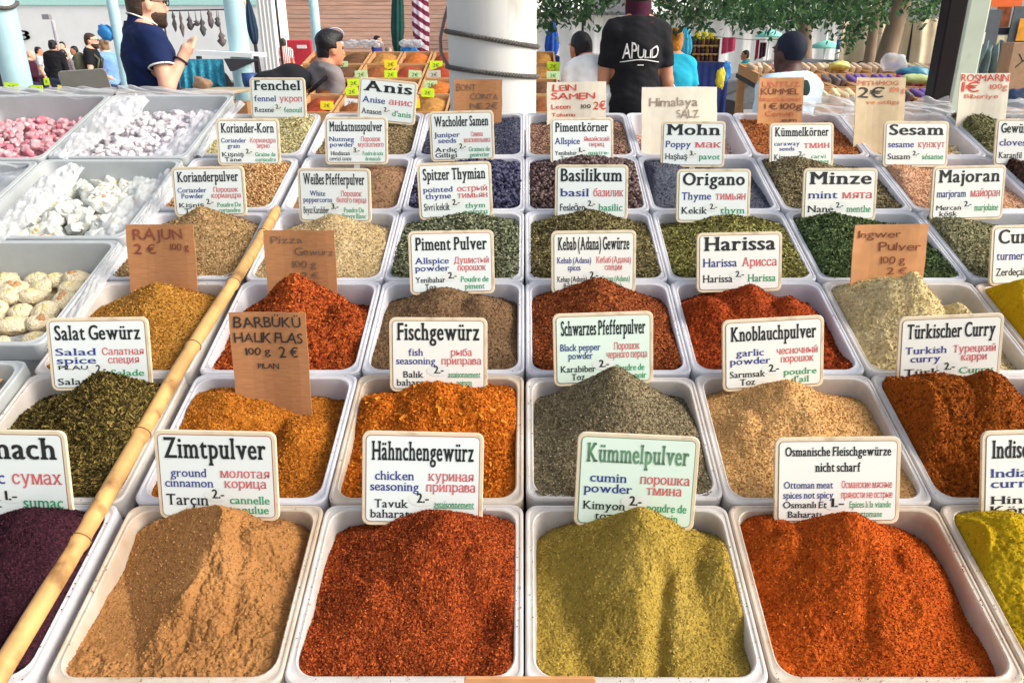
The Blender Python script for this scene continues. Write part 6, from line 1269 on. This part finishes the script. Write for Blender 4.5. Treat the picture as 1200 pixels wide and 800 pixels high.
def person(label, px, py, z, yaw, top, skin='fair', hair='brown', arms=None, lean=0.0, res=.014, sleeve=.62, pants=None, style='short', hem=.90, side=0.0, headyaw=0.0, glasses=False, fat=1.0, extra=None, beard=None):
    p = W(px, py, z); Hh = float(p[2]); S = Hh / 1.727; base = np.array([p[0], p[1], 0.0])
    la, sd = R(lean), R(side); hip = np.array([0, 0, .95])
    def bend(q):
        q = np.array(q, float); t = np.clip((q[2] - .9) / .35, 0, 1); M = np.array(Euler((-la * t, sd * t, 0)).to_matrix()); return hip + M @ (q - hip)
    B = bend; arms = arms or {}
    J = {}
    for s, n in ((1, 'r'), (-1, 'l')):
        e, w = arms.get(n, ((.205, -.03, 1.12), (.215, .06, .88))); J[n] = (B((s * .165, -.005, 1.415)), B((s * e[0], e[1], e[2])), B((s * w[0], w[1], w[2])), s)
    hc = B((0, .026, 1.603)); nk = B((0, -.012, 1.45)); hy = np.array(Euler((0, 0, R(headyaw))).to_matrix())
    HB = lambda q: hc + hy @ np.array(q, float)
    b = Blob()
    def torso(b, g=0.0):
        f = fat
        b.ell(B((0, -.005, 1.31)), (.158 * f + g, .114 * f + g, .19 + g), .05); b.ell(B((0, 0, 1.12)), (.150 * f + g, .105 * f + g, .19), .05); b.ell(B((0, .0, .97)), (.162 * f + g, .112 * f + g, .14), .05)
        b.cap(B((-.135, -.01, 1.42)), B((.135, -.01, 1.42)), .055 + g, .055 + g, .05)
        for s in (1, -1): b.cap(B((s * .03, -.03, 1.51)), B((s * .13, -.015, 1.435)), .035 + g * .6, .05 + g * .6, .05)
    torso(b)
    b.cap(nk, B((0, .008, 1.54)), .058, .052, .03)
    b.ell(HB((0, .0, .022)), (.076, .096, .100), .02); b.ell(HB((0, .022, -.045)), (.056, .072, .072), .03); b.cap(HB((0, .092, .012)), HB((0, .106, -.022)), .010, .015, .015); b.ell(HB((0, .082, -.062)), (.026, .020, .012), .02); b.ell(HB((0, .07, -.098)), (.026, .024, .018), .02)
    for s in (1, -1): b.ell(HB((s * .077, -.008, -.005)), (.011, .021, .032), .008); b.ell(HB((s * .032, .092, .035)), (.026, .012, .007), .012)
    for n, (sh, el, wr, s) in J.items():
        b.cap(sh, el, .050, .040, .03); b.cap(el, wr, .041, .027, .02); d = wr - el; d /= np.linalg.norm(d); sdv = np.cross(d, [0, 0, 1]); sdv = sdv / np.linalg.norm(sdv) if np.linalg.norm(sdv) > .3 else np.array([0, 1.0, 0]); up = np.cross(sdv, d)
        pc_ = wr + d * .05; b.cap(wr, pc_, .026, .036, .02); cr = np.array([0, 0, -1.0]) if abs(d[2]) < .6 else np.array([-s * .6, .5, 0])
        for i in range(4):
            o = (i - 1.5) * .020; a_ = pc_ + d * .025 + sdv * o; l = (.040, .048, .046, .034)[i]; m_ = a_ + d * l * .8 + cr * l * .25; b.cap(a_, m_, .0095, .009, .006); b.cap(m_, m_ + d * l * .45 + cr * l * .55, .009, .0075, .006)
        t0 = wr + d * .025 + sdv * s * .026; b.cap(t0, t0 + d * .035 + sdv * s * .022 + cr * .012, .012, .010, .01); b.cap(t0 + d * .035 + sdv * s * .022 + cr * .012, t0 + d * .062 + sdv * s * .020 + cr * .026, .010, .008, .006)
    legs = []
    for s in (1, -1):
        hp, kn, an = np.array((s * .088, 0, .92)), np.array((s * .098, .02, .49)), np.array((s * .105, -.015, .09)); legs.append((hp, kn, an)); b.cap(hp, kn, .088, .058, .04); b.cap(kn, an, .056, .038, .02); b.cap(an - [0, 0, .03], an + [s * .015, .14, -.055], .038, .030, .02)
    Rz = np.array(Euler((0, 0, R(yaw))).to_matrix())
    root = thing('person', label, 'person', base)
    def put(nm, V, F, m):
        me = bpy.data.meshes.new(nm); V = (V * S) @ Rz.T; me.from_pydata(V.tolist(), [], F.tolist()); me.materials.append(m); me.polygons.foreach_set('use_smooth', np.ones(len(me.polygons), bool)); me.update(); o = bpy.data.objects.new(nm, me); COL.objects.link(o); o.parent = root; return o
    put('body', *b.mesh(res), SKIN[skin])
    sh_ = Blob(); torso(sh_, .017); sh_.cap(B((0, -.016, 1.44)), B((0, -.008, 1.50)), .070, .064, .03)
    sh_.cap(B((0, 0, 1.0)), B((0, 0, hem + .02)), .15 * fat, .15 * fat, .05) if hem < .9 else None
    for n, (a, e, w, s) in J.items():
        if sleeve <= 1: sh_.cap(a, a + (e - a) * sleeve, .062, .064, .03)
        else: sh_.cap(a, e, .064, .052, .03); sh_.cap(e, e + (w - e) * .92, .053, .038, .02)
    nc = B((0, -.01, 1.50)); nd = B((0, -.01 + .30 * .1, 1.60)) - nc; nd /= np.linalg.norm(nd); sh_.cut = [lambda P: hem - P[..., 2], lambda P: np.where(np.linalg.norm(P - nc, axis=-1) < .25, (P - nc) @ nd, -1)]
    if sleeve <= 1:
        for n, (a, e, w, s) in J.items():
            d = (e - a) / np.linalg.norm(e - a); c = a + (e - a) * sleeve
            sh_.cut.append(lambda P, c=c, d=d, a=a: np.where(np.linalg.norm(P - c, axis=-1) < .085, (P - c) @ d, -1))
    put('shirt', *sh_.mesh(res, .018, int(px)), top)
    tr_ = Blob(); tr_.ell((0, 0, .93), (.182 * fat, .130 * fat, .11), .05)
    for hp, kn, an in legs: tr_.cap(hp, kn, .104, .076, .05); tr_.cap(kn, an + [0, 0, .01], .076, .062, .03)
    tr_.cut = [lambda P: P[..., 2] - 1.0]; put('trousers', *tr_.mesh(max(res, .016)), pants or M_JEANS)
    so = Blob()
    for s, (hp, kn, an) in zip((1, -1), legs): so.cap(an - [0, 0, .045], an + [s * .015, .15, -.055], .044, .036, .02)
    so.cut = [lambda P: .002 - P[..., 2]]; put('shoes', *so.mesh(max(res, .014)), M_SHOE)
    if hair:
        hb = Blob(.02); hb.ell(HB((0, -.008, .032)), (.082, .101, .096)); hb.ell(HB((0, -.045, -.02)), (.072, .062, .07)) if style != 'cap' else None
        if style == 'bun': hb.ell(HB((0, -.10, .075)), (.042, .042, .042))
        if style == 'long': hb.cap(HB((0, -.05, -.02)), HB((0, -.06, -.16)), .075, .06)
        if style == 'quiff': hb.ell(HB((0, .055, .105)), (.062, .055, .036)); hb.ell(HB((0, -.01, .07)), (.088, .10, .085))
        HYI = hy.T
        def face(P): q = (P - hc) @ HYI.T; return np.maximum(np.minimum((.075 if style == 'quiff' else .06) - q[..., 2], .2), -1) * 0 + np.where(q[..., 1] > .02, (.062 - q[..., 2]) + (q[..., 1] - .02) * .1, np.where(q[..., 1] > -.035, (.012 - q[..., 2]) * .9, -1.0))
        hb.cut = [face]; put('cap' if style == 'cap' else 'hair', *hb.mesh(res * .8, .004 if style == 'cap' else .014, 3), HAIRC[hair] if isinstance(hair, str) else hair)
    if beard:
        bb = Blob(.015); bb.ell(HB((0, .022, -.045)), (.065, .082, .080)); bb.ell(HB((0, .07, -.098)), (.034, .032, .026)); bb.cut = [lambda P: ((P - hc) @ hy)[..., 2] + .040 - .45 * np.clip(.05 - ((P - hc) @ hy)[..., 1], 0, .07), lambda P: -.015 - ((P - hc) @ hy)[..., 1]]; put('beard', *bb.mesh(res * .8), HAIRC[beard])
    if res < .012:
        for s in (1, -1):
            e = Blob(); e.ell(HB((s * .031, .084, .016)), (.013, .010, .009)); put('eye', *e.mesh(.004), M_EYE)
    if glasses:
        gl_ = MB()
        for s in (1, -1):
            gl_.tube([HB((s * .033 + .024 * math.cos(a), .110, .014 + .018 * math.sin(a))) for a in np.linspace(0, 6.3, 20)], .003, 6); gl_.tube([HB((s * .057, .108, .02)), HB((s * .080, .0, .018))], .003, 6)
        gl_.tube([HB((-.010, .113, .018)), HB((.010, .113, .018))], .003, 6); v, f, _ = gl_.arrays(); put('glasses', v, np.array(f, dtype=object) if 0 else PolyList(f), M_DARK)
    if extra: extra(root, put, B, sh_, HB, J)
    return root
class PolyList(list):
    def tolist(s): return list(s)
M_NAVY = cloth('navy', (18, 34, 76)); M_WHITEC = cloth('white', (236, 236, 232)); M_BLACKC = cloth('black', (24, 25, 30)); M_GREYC2 = cloth('grey', (128, 122, 122)); M_TEALC = cloth('teal', (36, 170, 204)); M_MAROON = cloth('maroon', (66, 24, 44)); M_LBLUE = cloth('light_blue', (120, 160, 220)); M_PATT = cloth('patterned', (120, 112, 118)); M_GREENB = cloth('dark_green', (20, 44, 40)); M_WBLUE = cloth('pale_blue', (196, 222, 240)); M_BLUEC = cloth('blue', (42, 50, 110))
M_REDSTR = striped('shirt_red_stripes', srgb(190, 60, 60), srgb(238, 220, 214), 9, (0, 0, 0))
# man in the navy polo
def polo(root, put, B, sh, HB, J):
    for n, (a, e, w, s) in J.items():          # white line round the sleeve end
        d = (e - a) / np.linalg.norm(e - a); c = a + (e - a) * .56; u = np.cross(d, [0, 1, .2]); u /= np.linalg.norm(u); v = np.cross(d, u); mb = MB(); mb.tube([c + (u * math.cos(t) + v * math.sin(t)) * .068 for t in np.linspace(0, 6.3, 28)], .005, 6); q, f, _ = mb.arrays(); put('sleeve_piping', q, PolyList(f), M_WHITEC)
    cb_ = Blob(.02); cb_.cap(B((0, -.016, 1.475)), B((0, -.006, 1.53)), .082, .072); cb_.cut = [lambda P: 1.455 - P[..., 2], lambda P: P[..., 2] - 1.53 + .45 * P[..., 1]]; put('collar', *cb_.mesh(.007), M_NAVY)
    mb = MB(); mb.tube([B((.074 * math.cos(t), -.006 + .076 * math.sin(t), 1.527 - .034 * math.sin(t))) for t in np.linspace(0, 6.3, 40)], .004, 6); q, f, _ = mb.arrays(); put('collar_piping', q, PolyList(f), M_WHITEC)
    a, e, w, s = J['r']; d = (w - e) / np.linalg.norm(w - e); c = e + (w - e) * .88; u = np.cross(d, [0, 0, 1]); u /= np.linalg.norm(u); v = np.cross(d, u); mb = MB(); mb.tube([c + (u * math.cos(t) + v * math.sin(t)) * .034 for t in np.linspace(0, 6.3, 20)], .006, 6); q, f, _ = mb.arrays(); put('wristband', q, PolyList(f), M_DARK)
person('man in a navy polo shirt with white piping looking right', 160, -23, 4.75, -50, M_NAVY, 'fair', 'brown', {'r': ((.25, .0, 1.18), (.235, .11, 1.33)), 'l': ((.22, .10, 1.12), (.10, .30, .98))}, res=.0095, sleeve=.56, glasses=True, fat=1.06, extra=polo, beard='brown', hem=.86)
# man in grey with the black bag
def bag_grey(root, put, B, sh, HB, J):
    bb = Blob(.04); bb.ell(B((-.04, -.26, 1.36)), (.16, .14, .11)); bb.ell(B((-.06, -.40, 1.32)), (.14, .14, .085)); put('shoulder_bag', *bb.mesh(.012, .01), M_BLACKC)
    mb = MB(); mb.tube([B((.16, -.20, 1.28)), B((.175, -.08, 1.40)), B((.15, .03, 1.46)), B((.13, .11, 1.36)), B((.12, .13, 1.2))], .014, 8); q, f, _ = mb.arrays(); put('bag_strap', q, PolyList(f), M_BLACKC)
    mb = MB(); a0 = B((.055, -.47, 1.30)); pts = []
    for t in np.linspace(0, 1, 14): pts.append((a0 + [.10 * (t - .5), .10 * (t - .5), -.03 + .055 * abs(t - .25) ** 1.3 * 1.5], .011 * math.sin(math.pi * min(1, t * .9 + .08))))
    mb.tube([q for q, _ in pts], [max(.002, r_) for _, r_ in pts], 6); q, f, _ = mb.arrays(); put('bag_mark', q, PolyList(f), M_WHITEC)
person('man in a grey tee shirt carrying a black bag, dark hair', 368, 37, 5.5, -52, M_GREYC2, 'tan', 'black', {'r': ((.24, .02, 1.12), (.20, .24, .98)), 'l': ((.24, .05, 1.12), (.1, .32, 1.1))}, res=.0105, style='quiff', extra=bag_grey, lean=8, hem=.86)
# man in the black tee with white print
def tee_print(root, put, B, sh, HB, J):
    for word, x0, x1, zb, cap in (('APULID', -.115, .118, 1.262, .072),):
        V, F, wd = text_shape(word, 'thin'); o = []
        for v in V:
            x = x0 + v[0] / wd * (x1 - x0); zz = zb + v[1] / .69 * cap * (1 + .35 * math.sin(v[0] / wd * 7)) + .10 * (x - x0) * .2
            P = np.stack([np.full(60, x), np.linspace(-.32, .05, 60), np.full(60, zz)], -1); d = sh.val(P); k = int(np.argmax(d < .004)) if (d < .004).any() else 30; o.append([x, P[k, 1] - .012, zz])
        put('shirt_print', np.array(o), PolyList(F), M_WHITEC)
    for zz, x0, x1 in ((1.247, -.125, .125), (1.215, -.02, .02)):
        pts = []
        for x in np.linspace(x0, x1, 14):
            P = np.stack([np.full(60, x), np.linspace(-.32, .05, 60), np.full(60, zz)], -1); d = sh.val(P); k = int(np.argmax(d < .004)) if (d < .004).any() else 30; pts.append(np.array([x, P[k, 1] - .011, zz + .008 * math.cos(x * 20)]))
        mb = MB(); mb.tube(pts, .003, 5); q, f, _ = mb.arrays(); put('shirt_print', q, PolyList(f), M_WHITEC)
    bb = Blob(.02); bb.cap(HB((0, -.01, .005)), HB((0, -.03, -.13)), .085, .080); bb.ell(HB((.05, -.06, -.14)), (.07, .06, .04)); bb.cut = [lambda P: np.where(((P - P * 0 - 0)[..., 1]) > .05, 1.0, -1.0)]; put('neckerchief', *bb.mesh(.010, .008), M_MAROON)
person('man seen from behind in a black tee with white lettering', 750, -24, 5.6, 4, M_BLACKC, 'tan', HAIRC['black'], {'r': ((.215, .0, 1.12), (.22, .06, .88)), 'l': ((.21, .02, 1.12), (.16, .2, .95))}, res=.0105, style='cap', extra=tee_print, sleeve=.70, hem=.80, fat=1.02, pants=M_BLACKC)
# man in white, bending away
person('man in a white tee shirt leaning to the left', 712, 24, 5.7, 28, M_WHITEC, 'tan', 'black', {'r': ((.25, .02, 1.12), (.22, .2, .95)), 'l': ((.25, .12, 1.14), (.2, .35, 1.05))}, res=.012, lean=26, side=-4, hem=.99, sleeve=.7, fat=1.12)
# person in teal behind the man in black
def chain(root, put, B, sh, HB, J):
    mb = MB(); mb.tube([B((-.14, -.12, 1.38)), B((-.05, -.145, 1.28)), B((.07, -.145, 1.14)), B((.14, -.11, 1.04))], .008, 6); q, f, _ = mb.arrays(); put('bag_strap', q, PolyList(f), M_WHITEC)
person('person in a teal tee shirt with ginger hair and a white strap', 791, 33, 6.6, 8, M_TEALC, 'tan', 'ginger', {'r': ((.22, .0, 1.12), (.22, .1, .9))}, res=.013, style='bun', extra=chain, sleeve=.6, hem=.84, fat=1.1)
# boy with the dark cap
def yoke(root, put, B, sh, HB, J):
    yb = Blob(.03); yb.ell(B((0, -.02, 1.39)), (.12, .105, .085)); yb.cap(B((0, -.02, 1.32)), B((0, -.02, 1.42)), .085, .10); yb.cut = [lambda P: 1.27 - P[..., 2], lambda P: P[..., 2] - 1.47, lambda P: P[..., 1] - .02]; yb.p = [(q[0], *q[1:]) for q in yb.p]; put('shirt_yoke', *yb.mesh(.011), M_GREENB)
person('boy in a white shirt with a dark green yoke and dark cap', 932, 37, 4.15, 25, M_WBLUE, 'dark', mat('cap_navy', (.010, .015, .032), rough=.8, var=.3, scale=20, bump=.5), {'r': ((.245, .02, 1.12), (.23, .12, .9))}, res=.0115, style='cap', extra=yoke, sleeve=.72, hem=.84)
# further back
def pack(root, put, B, sh, HB, J):
    bb = Blob(.03); bb.ell(B((0, -.20, 1.24)), (.14, .10, .20)); put('backpack', *bb.mesh(.018), cloth('khaki', (96, 98, 78)))
    mb = MB()
    for s in (1, -1): mb.tube([B((s * .11, -.12, 1.38)), B((s * .12, .0, 1.47)), B((s * .12, .125, 1.32)), B((s * .13, .07, 1.15))], .018, 6)
    q, f, _ = mb.arrays(); put('backpack_strap', q, PolyList(f), cloth('khaki', (96, 98, 78)))
person('bearded man in a black tee with a khaki backpack', 103, 39, 12.4, -78, M_BLACKC, 'fair', 'brown', {'r': ((.24, .0, 1.12), (.2, .22, 1.05))}, extra=pack, beard='brown', glasses=True)
person('fair haired woman in a light blue blouse facing the backpack man', 121, 46, 12.8, 62, M_LBLUE, 'fair', 'blond', {'l': ((.24, .05, 1.12), (.1, .26, 1.08))}, style='bun', sleeve=1.5)
person('woman with a dark bun seen from behind in a black jacket', 60, 47, 15.0, 5, M_BLACKC, 'tan', 'black', style='bun', sleeve=1.5)
person('bald man in a maroon jumper beside the pale blue post', 33, 59, 15.5, -70, M_MAROON, 'fair', None, {'r': ((.24, .03, 1.12), (.18, .26, 1.08))}, sleeve=1.5, res=.016)
person('dark haired person in a pale grey shirt next to the bald man', 43, 55, 18, -60, cloth('pale_grey', (190, 190, 192)), 'tan', 'black', res=.018)
person('woman in a patterned top facing the stalls', 73, 58, 16, 170, M_PATT, 'fair', 'brown', style='long', res=.016, sleeve=1.5)
person('dark haired person looking over the patterned top', 72, 49, 20, 175, cloth('cream', (220, 214, 200)), 'fair', 'black', res=.018)
person('dark haired man in olive behind the backpack man', 87, 54, 17.5, 120, cloth('olive', (70, 74, 56)), 'tan', 'black', res=.018)
person('man in a red and white striped shirt before the board clad hall', 331, 45, 18.5, 30, M_REDSTR, 'tan', 'brown', res=.016)
person('man in a dark blue shirt left of the dark green umbrella', 441, 42, 18.0, -100, M_BLUEC, 'tan', 'black', {'r': ((.24, .05, 1.12), (.15, .3, 1.1))}, res=.016)
person('grey haired person in white near the dark green umbrella', 454, 55, 19, -60, M_WHITEC, 'fair', 'grey', res=.018)
person('man in a teal shirt looking left before the white marquee', 875, 59, 15.5, 75, cloth('sea', (60, 170, 176)), 'tan', 'brown', {'l': ((.25, .1, 1.15), (.2, .34, 1.05))}, res=.016)
person('dark haired person left of the thick pale trunk', 1010, 72, 10.0, 10, M_BLACKC, 'tan', 'black', res=.016)
person('dark haired person right of the thick pale trunk', 1050, 69, 10.6, -30, M_GREYC2, 'tan', 'brown', res=.016)
